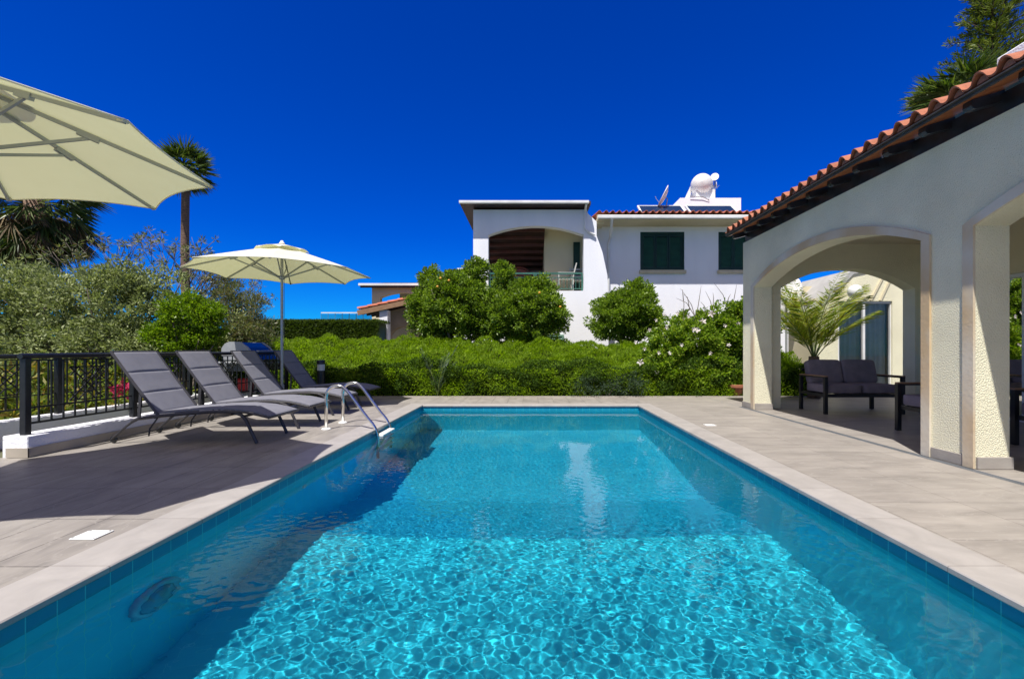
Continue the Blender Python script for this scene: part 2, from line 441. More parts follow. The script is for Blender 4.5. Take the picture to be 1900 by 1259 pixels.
pool_z = tiled("pool_tile_floor", "XY", .25, .1255, (.026, .58, .74), (.020, .53, .69), (.08, .65, .77), .002, .4, 0, (0, 0), 1.2, dark=.94, bump=.15)

# ------------------------------------------------------------------ ground, deck, pool
def sheet(name, rects, z, m):
    mb = MB()
    for x0, y0, x1, y1 in rects: mb.add([(x0, y0, z), (x1, y0, z), (x1, y1, z), (x0, y1, z)], [(0, 1, 2, 3)])
    o = mb.build(name, m); tag(o, kind="structure"); return o
XL, XR, YN, YF = -2.07, 2.055, .35, 8.62
sheet("ground", [(-900, -60, -8.6, 1500), (-8.6, 10.12, 900, 1500), (12, -60, 900, 10.12), (-8.6, -60, 12, -6), (-8.6, 4.4, -5.15, 10.12)], -.12, ground_m)
def slab(name, rects, z0, z1, m):
    mb = MB()
    for x0, y0, x1, y1 in rects: mb.box(x0, y0, z0, x1, y1, z1)
    o = mb.build(name, m); tag(o, kind="structure"); return o
slab("pool_deck", [(-8.6, -6, -2.34, 4.42), (-5.15, 4.42, -2.34, 10.08), (-2.34, 8.9, 2.31, 10.08), (-2.34, -6, 2.31, .05)], -.2, -.004, deck_m)
slab("terrace_paving", [(2.31, -6, 3.82, 10.08), (3.90, -6, 12, 8.4), (3.82, 8.4, 5.4, 10.08)], -.2, -.004, deck_r)
slab("garden_path", [(5.4, 8.41, 12, 10.1)], -.2, -.012, deck_r)
slab("deck_kerb", [(-5.15, 10.08, 12, 10.13)], -.2, .015, stone_base)
mb = MB()
for x0, y0, x1, y1 in ((-2.34, .05, -2.045, 8.9), (2.025, .05, 2.31, 8.9), (-2.045, 8.6, 2.025, 8.9), (-2.045, .05, 2.025, .37)):
    mb.bbox(x0, y0, -.035, x1, y1, 0, .006)
tag(mb.build("pool_coping", coping_m), kind="structure")

prof = [(YN, -1.33), (3.95, -1.33), (5.4, -2.05), (YF, -2.05)]
mb = MB(); bd = MB(); me_ = MB(); be = MB(); ZB = -.13
for k, ((a, za), (b, zb)) in enumerate(zip(prof, prof[1:])):
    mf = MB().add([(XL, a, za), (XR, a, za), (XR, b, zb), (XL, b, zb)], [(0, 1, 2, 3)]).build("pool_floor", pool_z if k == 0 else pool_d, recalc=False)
    tag(mf, kind="structure"); mf.cycles.is_caustics_receiver = True
    for x in (XL, XR):
        mb.add([(x, a, za), (x, b, zb), (x, b, ZB), (x, a, ZB)], [(0, 1, 2, 3)]); bd.add([(x, a, ZB), (x, b, ZB), (x, b, -.01), (x, a, -.01)], [(0, 1, 2, 3)])
for y, z in ((YN, -1.33), (YF, -2.05)):
    me_.add([(XL, y, z), (XR, y, z), (XR, y, ZB), (XL, y, ZB)], [(0, 1, 2, 3)]); be.add([(XL, y, ZB), (XR, y, ZB), (XR, y, -.01), (XL, y, -.01)], [(0, 1, 2, 3)])
for o in (mb.build("pool_side_wall", pool_x, recalc=False), me_.build("pool_end_wall", pool_y, recalc=False), bd.build("waterline_tiles", band_x, recalc=False), be.build("waterline_tiles", band_y, recalc=False)):
    tag(o, kind="structure"); o.cycles.is_caustics_receiver = True

def water():
    xs = np.linspace(XL, XR, 690)
    ys = np.concatenate([np.arange(YN, 4.1, .0061), np.arange(4.1, YF, .013), [YF]])
    X, Y = np.meshgrid(xs, ys); rng = np.random.default_rng(3)
    near = np.zeros_like(X); big = np.zeros_like(X)
    for i in range(90):
        lam = math.exp(rng.uniform(math.log(.030), math.log(.095))); th = rng.uniform(0, 2 * np.pi); ph = rng.uniform(0, 6.28)
        near += .0043 * lam ** 1.75 * np.sin(2 * np.pi / lam * (np.cos(th) * X + np.sin(th) * Y) + ph)
    for i in range(26):
        lam = math.exp(rng.uniform(math.log(.3), math.log(1.1))); th = rng.uniform(0, 2 * np.pi); ph = rng.uniform(0, 6.28)
        big += .00022 * lam ** 1.5 * np.sin(2 * np.pi / lam * (np.cos(th) * X + np.sin(th) * Y) + ph)
    fade = 1 - .80 * np.clip((Y - 2.6) / 2.4, 0, 1)
    Z = -.10 + near * fade + big * (1 - .3 * np.clip((Y - 3) / 3, 0, 1))
    ny, nx = X.shape; I = np.arange(ny * nx).reshape(ny, nx)
    Fc = np.stack([I[:-1, :-1], I[:-1, 1:], I[1:, 1:], I[1:, :-1]], -1).reshape(-1, 4)
    m = bpy.data.materials.new("water"); m.use_nodes = True; nt = m.node_tree; nt.nodes.clear()
    g = nt.nodes.new("ShaderNodeBsdfGlass"); g.inputs["IOR"].default_value = 1.33; g.inputs["Roughness"].default_value = 0
    g.inputs["Color"].default_value = (.93, .99, 1, 1)
    rf = nt.nodes.new("ShaderNodeBsdfRefraction"); rf.inputs["IOR"].default_value = 1.33; rf.inputs["Roughness"].default_value = 0; rf.inputs["Color"].default_value = (.93, .99, 1, 1)
    mxs = nt.nodes.new("ShaderNodeMixShader"); mxs.inputs[0].default_value = .28; nt.links.new(g.outputs[0], mxs.inputs[1]); nt.links.new(rf.outputs[0], mxs.inputs[2])
    o = nt.nodes.new("ShaderNodeOutputMaterial"); nt.links.new(mxs.outputs[0], o.inputs[0])
    ob = np_mesh("pool_water", np.stack([X, Y, Z], -1), Fc, m, smooth=True)
    ob.cycles.is_caustics_caster = True
    tag(ob, kind="structure")
water()

# drain channel along the arcade
mb = MB(); mb.box(3.82, -2, -.2, 3.90, 10.0, -.03)
t = thing("drain_channel", (3.86, 4, 0), "long narrow slotted drain grate set in the paving along the arcade wall", "drain")
mb.build("channel", black_metal, t)
mb = MB()
for x in (3.823, 3.893): mb.box(x, -2, -.03, x + .004, 10, -.003)
y = 1.5
while y < 10: mb.box(3.828, y, -.02, 3.892, y + .008, -.005); y += .022
mb.build("grate", mat("galvanised", (.28, .30, .32), .4, metal=.4), t)

# skimmer lids
for X, Y, lab in ((-2.487, 2.577, "small white screwed skimmer cover in the paving at the left side of the pool"), (2.49, 6.33, "small white skimmer cover in the paving right of the pool")):
    t = thing("skimmer_cover", (X, Y, 0), lab, "skimmer cover", "white skimmer covers in the paving")
    mb = MB(); mb.bbox(X - .07, Y - .062, -.003, X + .07, Y + .062, .004, .002); mb.build("plate", plastic_white, t)
    for i in (-1, 1):
        for j in (-1, 1): MB().lathe([(0, .0055), (.005, .0055), (.006, .004)], (X + i * .057, Y + j * .05, 0), 8).build("screw", grill_dark, t)

# underwater light in the left pool wall
t = thing("pool_light", (XL, 2.50, -.62), "round white underwater lamp set in the left pool wall", "pool lamp")
o = MB().lathe([(.165, 0), (.165, .012), (.150, .03), (.128, .034), (.118, .028)], (XL, 2.5, -.62), 40, (1, 0, 0)).build("ring", mat("lamp_ring", (.20, .48, .55), .4), t, True); o.cycles.is_caustics_receiver = True
o = MB().lathe([(.116, .028), (.095, .045), (.05, .056), (0, .058)], (XL, 2.5, -.62), 40, (1, 0, 0)).build("lens", mat("lamp_lens", (.10, .30, .38), .2), t, True); o.cycles.is_caustics_receiver = True
t = thing("pool_inlet", (XL, 4.15, -.4), "small round white return nozzle in the left pool wall", "pool inlet")
MB().lathe([(.04, 0), (.04, .012), (.02, .018), (.018, .004), (0, .004)], (XL, 4.15, -.45), 20, (1, 0, 0)).build("nozzle", plastic_white, t, True).cycles.is_caustics_receiver = True

# ladder
t = thing("pool_ladder", (-2.4, 6.26, 0), "polished steel pool ladder with two arched handrails over the left pool edge", "ladder")
def bez(p0, p1, p2, n=8): return [tuple((1 - u) ** 2 * a + 2 * u * (1 - u) * b + u * u * c for a, b, c in zip(p0, p1, p2)) for u in [i / n for i in range(n + 1)]]
for y in (6.0, 6.53):
    pts = [(-2.70, y, 0), (-2.70, y, .36)] + bez((-2.70, y, .40), (-2.70, y, .57), (-2.545, y, .572)) + bez((-2.50, y, .566), (-2.43, y, .53), (-2.36, y, .42), 5)
    pts += [(-2.15, y, .14)] + bez((-2.09, y, .07), (-2.02, y, -.03), (-2.015, y, -.12), 6) + [(-2.015, y, -1.25)]
    h = MB().tube(pts, .0205, 16).build("handrail", steel, t, True)
    MB().lathe([(.0, .012), (.03, .022), (.055, .012), (.06, 0)], (-2.70, y, 0), 20).build("flange", plastic_white, h, True)
for z in (-.09, -.36, -.63, -.9):
    MB().bbox(-2.05, 6.01, z - .02, -1.95, 6.52, z + .015, .006).build("step", plastic_white, t)

# ------------------------------------------------------------------ parasols
def parasol(cx, cy, a0, label, name="parasol"):
    t = thing(name, (cx, cy, 0), label, "parasol", "cream octagonal parasols by the pool")
    Rr, zr, za = 1.5, 2.42, 2.90
    def surf(r, ang, sag=0):
        return (cx + r * math.cos(ang), cy + r * math.sin(ang), za - (za - zr) * (r / Rr) ** 1.06 - sag)
    V = []; Fc = []; nr, ns = 14, 12
    for k in range(8):
        A0 = R(a0 + 45 * k); A1 = A0 + R(45); o = len(V)
        for i in range(nr + 1):
            rr = .10 + (1 - .10 / 1) * i / nr if i else .10
            rr = .10 + (Rr - .10) * i / nr
            p0 = Vector(surf(rr, A0)); p1 = Vector(surf(rr, A1))
            for j in range(ns + 1):
                s = j / ns; q = p0.lerp(p1, s); c4 = 4 * s * (1 - s)
                q.x += (cx - q.x) * .045 * c4 * (i / nr) ** 3; q.y += (cy - q.y) * .045 * c4 * (i / nr) ** 3
                q.z += .025 * c4 * (i / nr) ** 2 - .02 * c4 * math.sin(math.pi * i / nr)
                V.append(q)
        for i in range(nr):
            for j in range(ns):
                a = o + i * (ns + 1) + j; Fc.append((a, a + 1, a + ns + 2, a + ns + 1))
    cn = np_mesh("canopy", np.array([tuple(v) for v in V]), Fc, canvas, t, smooth=True)
    mb = MB()   # hem of the canopy edge
    for k in range(8):
        A0 = R(a0 + 45 * k); A1 = A0 + R(45); pp = []
        for j in range(ns + 1):
            s = j / ns; q = Vector(surf(Rr, A0)).lerp(Vector(surf(Rr, A1)), s); c4 = 4 * s * (1 - s)
            q.x += (cx - q.x) * .045 * c4; q.y += (cy - q.y) * .045 * c4; q.z += .025 * c4; pp.append(q)
        mb.tube(pp, .006, 5)
    mb.build("hem", canvas, cn, True)
    V = []; Fc = []; n2 = 8   # vent cap raised over the top
    for k in range(8):
        A0 = R(a0 + 45 * k); A1 = A0 + R(45); o = len(V)
        for i in range(5):
            rr = .02 + .42 * i / 4
            for j in range(n2 + 1):
                s = j / n2; c4 = 4 * s * (1 - s)
                x = cx + rr * ((1 - s) * math.cos(A0) + s * math.cos(A1)); y = cy + rr * ((1 - s) * math.sin(A0) + s * math.sin(A1))
                V.append((x, y, 2.940 - .135 * (rr / .44) ** 1.2 + .035 * c4 * (i / 4) ** 2))
        for i in range(4):
            for j in range(n2):
                a = o + i * (n2 + 1) + j; Fc.append((a, a + 1, a + n2 + 2, a + n2 + 1))
    np_mesh("vent", np.array(V), Fc, canvas, cn, smooth=True)
    MB().lathe([(.0, 3.0), (.02, 2.995), (.03, 2.97), (.045, 2.955), (.05, 2.94)], (cx, cy, 0), 14).build("finial", plastic_white, t, True)
    pl = MB().lathe([(.001, .02), (.024, .02), (.024, 2.90), (.001, 2.92)], (cx, cy, 0), 20).build("pole", alu, t, 'auto')
    mb = MB(); mb.lathe([(.001, .001), (.25, .001), (.25, .035), (.235, .045), (.06, .05), (.05, .07), (.04, .08), (.04, .42), (.001, .42)], (cx, cy, 0), 32); mb.build("base", alu, t, 'auto')
    MB().lathe([(.026, 2.30), (.05, 2.31), (.055, 2.36), (.026, 2.38)], (cx, cy, 0), 16).build("hub", alu, t, 'auto')
    for k in range(8):
        A = R(a0 + 45 * k)
        def rp(r, dz=-.022): x, y, z = surf(r, A); return (x, y, z + dz)
        rb = MB().bar(rp(.03), rp(.8), .018, .026); rb.bar(rp(.8), rp(Rr - .015, -.012), .018, .024)
        rb = rb.build("rib", alu, t)
        st = MB().bar((cx + .05 * math.cos(A), cy + .05 * math.sin(A), 2.34), rp(.74, -.05), .016, .022)
        st.bar(rp(.68, -.035), rp(.80, -.035), .03, .04); st.build("strut", alu, rb)
        MB().bar(rp(Rr - .055, -.010), rp(Rr - .008, -.006), .034, .02).build("pocket", canvas, rb)
    MB().tube([(cx + .06, cy - .03, 2.3), (cx + .065, cy - .035, 1.2), (cx + .035, cy - .03, 1.1)], .003, 4).build("cord", lounge_frame, t)
    return t
parasol(-3.90, 2.96, -9, "cream octagonal parasol at the left edge, cut off by the frame and seen from below")
parasol(-4.46, 8.15, 22.5, "whole cream octagonal parasol with sunlit top, standing behind the third sun lounger")

# ------------------------------------------------------------------ sun loungers
def strip(path, y0, y1, th, m, name, parent, seams, puff=.012, nsub=96):
    """padded sling following path in XZ, quilted between seams"""
    P = [Vector((x, 0, z)) for x, z in path]; d = [0]
    for a, b in zip(P, P[1:]): d.append(d[-1] + (b - a).length)
    tot = d[-1]; V = []; Fc = []; ny = 6; rows = []
    for i in range(nsub + 1):
        s = tot * i / nsub; k = max(j for j in range(len(d)) if d[j] <= s + 1e-9); k = min(k, len(P) - 2)
        u = (s - d[k]) / (d[k + 1] - d[k]); p = P[k].lerp(P[k + 1], u); tg = (P[k + 1] - P[k]).normalized(); nrm = Vector((-tg.z, 0, tg.x))
        if nrm.z < 0: nrm = -nrm
        f = (s / tot) * seams; fr = f - math.floor(f); pf = puff * (min(1, 13 * min(fr, 1 - fr)) ** .7)
        for side in (1, -1):
            for j in range(ny + 1):
                v = j / ny; e = min(1, 6 * min(v, 1 - v))
                off = (th / 2 * .4 + (pf * e ** .5)) if side == 1 else -(th / 2) * .6
                V.append(tuple(p + nrm * off + Vector((0, y0 + (y1 - y0) * v, 0))))
    W = 2 * (ny + 1)
    for i in range(nsub):
        for j in range(ny):
            a = i * W + j; Fc.append((a, a + 1, a + W + 1, a + W)); a += ny + 1; Fc.append((a, a + W, a + W + 1, a + 1))
        for j0, j1 in ((0, ny + 1), (ny, 2 * ny + 1)):
            a = i * W; Fc.append((a + j0, a + W + j0, a + W + j1, a + j1))
    for i in (0, nsub):
        for j in range(ny): a = i * W + j; Fc.append((a, a + ny + 1, a + ny + 2, a + 1))
    mb = MB(); mb.add(V, Fc); return mb.build(name, m, parent, 'auto')

def lounger(label):
    y0, y1 = 5.08, 5.74
    t = thing("sun_lounger", (-3.8, 5.41, 0), label, "sun lounger", "grey sun loungers in a row by the railing")
    xs_seat = [(-4.24, .335), (-4.0, .352), (-3.7, .378), (-3.45, .385), (-3.2, .365), (-3.05, .335), (-2.93, .30)]
    strip(xs_seat, y0 + .03, y1 - .03, .03, sling, "seat", t, 4, .009)
    rail_pts = [(-4.47, .24), (-4.40, .275), (-4.2, .30), (-3.9, .33), (-3.6, .352), (-3.42, .355)]
    leg_pts = [(-3.42, .355), (-3.32, .345), (-3.24, .315), (-3.19, .26), (-3.13, .13), (-3.07, 0)]
    mb = MB()
    for y in (y0 + .015, y1 - .015):
        mb.tube([(x, y, z) for x, z in rail_pts], .019, 8)
        mb.tube([(-3.45, y, .36), (-3.2, y, .345), (-3.05, y, .315), (-2.93, y, .285)], .013, 8)
    mb.tube([(-3.22, y0, .30), (-3.22, y1, .30)], .014, 8); mb.tube([(-4.2, y0, .29), (-4.2, y1, .29)], .014, 8); mb.tube([(-2.93, y0, .285), (-2.93, y1, .285)], .013, 8)
    mb.build("frame", lounge_frame, t, 'auto')
    for y in (y0 + .015, y1 - .015):
        MB().tube([(x, y, z) for x, z in leg_pts], .019, 8).build("leg", lounge_frame, t, 'auto')
        l = MB().tube([(-4.42, y, .27), (-4.52, y, .20), (-4.69, y, .05)], .013, 8).build("rear_leg", lounge_frame, t, 'auto')
        MB().lathe([(0, -.014), (.03, -.014), (.04, -.006), (.04, .006), (.03, .014), (0, .014)], (-4.70, y + .03, .04), 18, (0, 1, 0)).build("wheel", black_metal, l, 'auto')
        MB().tube([(-4.17, y, .30), (-4.27, y, .16), (-4.28, y, .08)], .008, 6).build("brace", lounge_frame, t, 'auto')
    MB().tube([(-4.69, y0, .05), (-4.69, y1, .05)], .01, 8).build("axle", lounge_frame, t, 'auto')
    back = [(-4.20, .33), (-4.46, .675), (-4.70, 1.015)]
    bk = strip(back, y0 + .04, y1 - .04, .03, sling, "backrest", t, 3, .015)
    mb = MB()
    for y in (y0 + .022, y1 - .022): mb.tube([(-4.17, y, .30), (-4.455, y, .67), (-4.71, y, 1.02)], .015, 8)
    mb.tube([(-4.71, y0 + .02, 1.02), (-4.71, y1 - .02, 1.02)], .015, 8)
    mb.build("back_frame", lounge_frame, bk, 'auto')
    for y in (y0 + .05, y1 - .05): MB().bar((-4.40, y, .56), (-4.42, y, .26), .014, .03).build("back_support", lounge_frame, t, 'auto')
    return t
L1 = lounger("grey padded sun lounger nearest the camera, in front of the row")
labs = ["second sun lounger from the camera, between the nearest one and the parasol pole", "third sun lounger from the camera, just in front of the parasol pole", "darkest sun lounger behind the parasol pole, farthest in the row, in parasol shade"]
for (dx, y), lb in zip(((-.02, 6.04), (-.09, 7.26), (-.1, 8.5)), labs):
    c = copy_tree(L1); c.location = (-3.8 + dx, y + .33, 0); c["label"] = lb

# ------------------------------------------------------------------ kerb, railings
t = thing("low_kerb_wall", (-5.02, 6.2, 0), "low white rendered kerb wall under the black railing beside the loungers", "low wall")
MB().bbox(-5.15, 4.43, -.12, -4.90, 9.4, .205, .006).build("wall", white_paint, t)
mb = MB(); mb.box(-4.898, 4.42, 0, -4.885, 9.4, .09); mb.box(-5.10, 4.415, 0, -4.885, 4.428, .09); mb.build("skirting", mat("beige_skirting", (.42, .37, .30), .6), t)
t = thing("planter_wall", (-6.3, 6, 0), "white rendered planter wall behind the black railing with plants above it", "low wall")
MB().bbox(-6.40, 3.2, -.12, -6.20, 10.1, .2, .006).build("wall", white_paint, t)

def railing(X, ya, yb, zb, label, posts, ztop=.985):
    t = thing("black_railing", (X, (ya + yb) / 2, zb), label, "railing", "black metal railings left of the pool")
    MB().tube([(X, ya - .05, ztop), (X, yb, ztop)], .028, 12).build("handrail", black_metal, t, 'auto')
    mb = MB(); mb.bar((X, ya, ztop - .045), (X, yb, ztop - .045), .03, .012); mb.bar((X, ya, .47), (X, yb, .47), .014, .014); mb.bar((X, ya, .315), (X, yb, .315), .02, .02)
    mb.build("rail", black_metal, t)
    for p in posts: MB().bbox(X - .03, p - .03, zb, X + .03, p + .03, ztop - .02, .004).build("post", black_metal, t)
    for i, (a, b) in enumerate(zip(posts, posts[1:])):
        mb = MB(); n = int((b - a) / .115)
        for k in range(1, n):
            y = a + (b - a) * k / n
            mb.bar((X, y, .315), (X, y, ztop - .04), .013, .013, (1, 0, 0))
        c = (a + b) / 2; w_ = .19; z0, z1 = .50, .86    # ornamental square with a cross and a ring
        for p, q in (((c - w_, z0), (c + w_, z0)), ((c - w_, z1), (c + w_, z1)), ((c - w_, z0), (c + w_, z1)), ((c - w_, z1), (c + w_, z0))):
            mb.bar((X + .012, p[0], p[1]), (X + .012, q[0], q[1]), .012, .012, (1, 0, 0))
        for q in (-.095, .095):
            for p_, q_ in (((c + q - .09, z0 + .09), (c + q, z0)), ((c + q, z0), (c + q + .09, z0 + .09)), ((c + q - .09, z1 - .09), (c + q, z1)), ((c + q, z1), (c + q + .09, z1 - .09))): mb.bar((X + .012, p_[0], p_[1]), (X + .012, q_[0], q_[1]), .009, .009, (1, 0, 0))
        for rr in (.06, .11):
            mb.tube([(X + .02, c + rr * math.cos(2 * math.pi * j / 16), .68 + rr * math.sin(2 * math.pi * j / 16)) for j in range(17)], .006, 5)
        mb.build("baluster_panel", black_metal, t)
    return t
railing(-5.0, 4.5, 9.3, .2, "black metal railing on the kerb directly behind the sun loungers", [4.5, 5.72, 6.9, 8.1, 9.3])
railing(-6.3, 3.6, 9.6, .2, "black metal railing on the planter wall, the farther of the two", [3.6, 4.85, 6.06, 7.25, 8.4, 9.6], .965)

# ------------------------------------------------------------------ barbecue
t = thing("gas_barbecue", (-5.55, 8.9, 0), "gas barbecue with dark blue lid and grey end caps behind the loungers", "barbecue")
gx, gz = -5.74, .86
capprof = [(gx, gz), (gx - .05, gz + .10), (gx - .04, gz + .22), (gx + .02, gz + .30), (gx + .10, gz + .335), (gx + .28, gz + .335), (gx + .42, gz + .24), (gx + .54, gz + .10), (gx + .60, gz)]
for y in (8.50, 9.22):
    MB().poly(capprof, [], lambda u, v, w_: (u, y + w_, v), .06).build("lid_cap", grill_alu, t)
inner = [(a, b - .012 if b > gz else b) for a, b in capprof]
lid = MB().poly(inner, [], lambda u, v, w_: (u, 8.561 + w_, v), .657).build("lid", lid_blue, t)
MB().tube([(-5.20, 8.62, 1.02), (-5.16, 8.62, 1.02), (-5.16, 9.14, 1.02), (-5.20, 9.14, 1.02)], .012, 8).build("handle", grill_alu, lid, 'auto')
MB().bbox(-5.75, 8.5, .64, -5.12, 9.28, .857, .01).build("firebox", grill_dark, t)
mb = MB(); mb.bbox(-5.11, 8.52, .66, -5.04, 9.26, .80, .01); cp = mb.build("control_panel", grill_alu, t)
for k in range(3): MB().lathe([(.028, 0), (.024, .03), (0, .032)], (-5.04, 8.68 + .2 * k, .73), 14, (1, 0, 0)).build("knob", black_metal, cp, 'auto')
MB().bbox(-5.70, 9.30, .80, -5.15, 9.66, .83, .006).build("side_shelf", grill_alu, t)
MB().bbox(-5.70, 8.12, .80, -5.15, 8.48, .83, .006).build("side_shelf", grill_alu, t)
mb = MB()
for x in (-5.68, -5.16):
    for y in (8.54, 9.22): MB().bbox(x - .02, y - .02, .2, x + .02, y + .02, .64, .003).build("leg", grill_dark, t)
MB().bbox(-5.70, 8.5, .22, -5.14, 9.26, .25, .004).build("bottom_shelf", grill_dark, t)
MB().bbox(-5.60, 8.62, .252, -5.30, 8.92, .50, .03).build("gas_bottle", red_m, t)

# bollard lamp
bx, by = PX(595.5, 9.75), 9.75
t = thing("bollard_lamp", (bx, by, 0), "black cylindrical bollard lamp with grey lens in front of the hedge", "bollard lamp")
MB().lathe([(.001, 0), (.082, 0), (.082, .60), (.001, .60)], (bx, by, 0), 28).build("post", black_metal, t, 'auto')
MB().lathe([(.001, .60), (.077, .60), (.077, .735), (.001, .735)], (bx, by, 0), 28).build("lens", mat("frosted_lens", (.62, .65, .67), .3), t, 'auto')
MB().lathe([(.001, .735), (.086, .735), (.086, .80), (.078, .82), (.001, .825)], (bx, by, 0), 28).build("cap", black_metal, t, 'auto')
# ------------------------------------------------------------------ roof tiles (barrel tiles laid in columns down a slope)
def roof_tiles(name, m, parent, p0, along, slope, ncol, pitch, length, hump=.06, row=.36, label=None, th=.016, nrows=None):
    """p0: eave corner; along: unit vector along the eave; slope: unit vector up the roof"""
    p0 = Vector(p0); al = Vector(along).normalized(); sl_ = Vector(slope).normalized(); up = al.cross(sl_)
    if up.z < 0: up = -up
    prof = []
    npf = 12
    for i in range(npf + 1):
        u = i / npf
        if u <= .62: h = hump * math.sin(math.pi * u / .62) ** .75
        else: h = -.22 * hump * math.sin(math.pi * (u - .62) / .38)
        prof.append((u * pitch, h))
    nr = nrows or int(length / row); mb = MB(); rnd = random.Random(5)
    for c in range(ncol):
        for r in range(nr):
            jit = rnd.uniform(-.006, .006); s0 = r * row + jit; s1 = (r + 1) * row + .02
            vs = []
            for (s, lift) in ((s0, .022), (s1, 0)):
                for dz in (0, -th):
                    for a, h in prof: vs.append(p0 + al * (c * pitch + a) + sl_ * s + up * (h + lift + dz + .02))
            n = npf + 1; fs = []
            for i in range(npf):
                fs.append((i, i + 1, 2 * n + i + 1, 2 * n + i)); fs.append((n + i, 3 * n + i, 3 * n + i + 1, n + i + 1)); fs.append((i, n + i, n + i + 1, i + 1))
            mb.add(vs, fs)
    return mb.build(name, m, parent, 'auto', recalc=False)

# ------------------------------------------------------------------ arcade villa on the right
XW, TH = 3.92, .30
t = thing("arcade_villa", (XW, 5, 0), "cream rendered villa with arched arcade and terracotta roof along the right side", "villa")
arcs = [(.55, 4.01), (4.55, 7.97)]
outl = [(-1.2, 0), (-1.2, 3.01), (8.40, 3.01), (8.40, 0), (7.97, 0)]
outl += arc(7.97, 4.55, 2.14, 2.49)[0:] + [(4.55, 0), (4.01, 0)] + arc(4.01, .55, 2.14, 2.49) + [(.55, 0)]
mb = MB(); mb.poly(outl, [], lambda u, v, w_: (XW + w_, u, v), TH); wall = mb.build("wall", villa_wall, t)
# stone architraves, proud of the wall
for (a, b) in arcs:
    o_ = [(b + .10, 0)] + arc(b + .10, a - .10, 2.17, 2.60) + [(a - .10, 0), (a, 0)] + arc(a, b, 2.14, 2.49) + [(b, 0)]
    if b > 7: o_ = [(b + .10, 0)] + arc(b + .10, a - .10, 2.17, 2.60) + [(a - .10, 0), (a - .001, 0)] + arc(a - .001, b, 2.14, 2.49) + [(b, 0)]
    MB().poly(o_, [], lambda u, v, w_: (XW - .022 + w_, u, v), .021).build("arch_trim", stone_trim, t)
# plinths
mb = MB()
for a, b in ((8.075, 8.415), (4.118, 4.445)): MB().bbox(XW - .014, a, 0, XW - .001, b, .10, .003).build("plinth", stone_base, t)
for a, b in ((7.955, 7.969), (3.99, 4.008)): MB().bbox(XW + .001, a - .006, 0, XW + TH + .015, b, .105, .003).build("plinth", stone_base, t)
MB().bbox(XW - .014, 8.401, 0, XW + TH, 8.416, .10, .003).build("plinth", stone_base, t)
# far end wall with its arch
outl = [(4.222, 0), (4.222, 2.93), (8.9, 2.93), (8.9, 0), (6.86, 0)] + arc(6.86, 4.46, 2.14, 2.50) + [(4.46, 0)]
MB().poly(outl, [], lambda u, v, w_: (u, 8.12 + w_, v), .27).build("end_wall", villa_wall, t)
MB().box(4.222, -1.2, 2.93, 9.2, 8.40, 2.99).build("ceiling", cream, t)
# back wall with sliding doors
XB = 7.05
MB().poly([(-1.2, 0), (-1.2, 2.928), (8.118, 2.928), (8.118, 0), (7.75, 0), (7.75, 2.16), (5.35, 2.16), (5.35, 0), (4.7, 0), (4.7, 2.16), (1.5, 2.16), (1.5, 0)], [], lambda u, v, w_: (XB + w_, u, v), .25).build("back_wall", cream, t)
def sliding(name, parent, mp, a, b, zt, n=2, frame=None):
    fr = MB(); fw = .055
    def fb(u0, u1, v0, v1, w0, w1):
        vs = [mp(u, v, w_) for u in (u0, u1) for v in (v0, v1) for w_ in (w0, w1)]
        fr.add(vs, [(0, 1, 3, 2), (4, 6, 7, 5), (0, 4, 5, 1), (2, 3, 7, 6), (0, 2, 6, 4), (1, 5, 7, 3)])
    fb(a, b, zt - fw, zt, 0, .09); fb(a, b, .0, .035, 0, .09)
    for k in range(n + 1):
        u = a + (b - a) * k / n; fb(max(a, u - fw / 2), min(b, u + fw / 2 if k else a + fw), .036, zt - fw - .001, .0, .09)
    d = fr.build(name, frame or gutter_white, parent)
    g = MB(); g.add([mp(a + .02, .03, .05), mp(b - .02, .03, .05), mp(b - .02, zt - .03, .05), mp(a + .02, zt - .03, .05)], [(0, 1, 2, 3)])
    g.build("pane", glass_m, d)
    c = MB(); nn = int((b - a) / .02); vs = []
    for i in range(nn + 1):
        u = a + .05 + (b - a - .1) * i / nn; w_ = .16 + .025 * math.sin(i * .9) + .01 * math.sin(i * 2.3)
        vs += [mp(u, .03, w_), mp(u, zt - .05, w_)]
    c.add(vs, [(2 * i, 2 * i + 2, 2 * i + 3, 2 * i + 1) for i in range(nn)]); c.build("curtain", curtain_m, d, True)
    return d
glass_m = bpy.data.materials.new("window_glass"); glass_m.use_nodes = True
_n = glass_m.node_tree; _n.nodes.clear(); _o = _n.nodes.new("ShaderNodeOutputMaterial"); _g = _n.nodes.new("ShaderNodeBsdfGlossy"); _g.inputs["Roughness"].default_value = .01
_t = _n.nodes.new("ShaderNodeBsdfTransparent"); _t.inputs[0].default_value = (.80, .85, .83, 1); _l = _n.nodes.new("ShaderNodeFresnel"); _l.inputs[0].default_value = 1.5; _m = _n.nodes.new("ShaderNodeMixShader")
_n.links.new(_l.outputs[0], _m.inputs[0]); _n.links.new(_t.outputs[0], _m.inputs[1]); _n.links.new(_g.outputs[0], _m.inputs[2]); _n.links.new(_m.outputs[0], _o.inputs[0])
curtain_m = mat("sheer_curtain", (.75, .76, .74), .9, (.62, .64, .64), 3)
mpb = lambda u, v, w_: (XB + .05 + w_, u, v)
for a, b, n in ((1.5, 4.7, 3), (5.35, 7.75, 2)): sliding("sliding_door", t, mpb, a, b, 2.158, n)
MB().box(XB + .5, -1, 0, XB + .6, 8.1, 2.9).build("room_wall", cream, t)
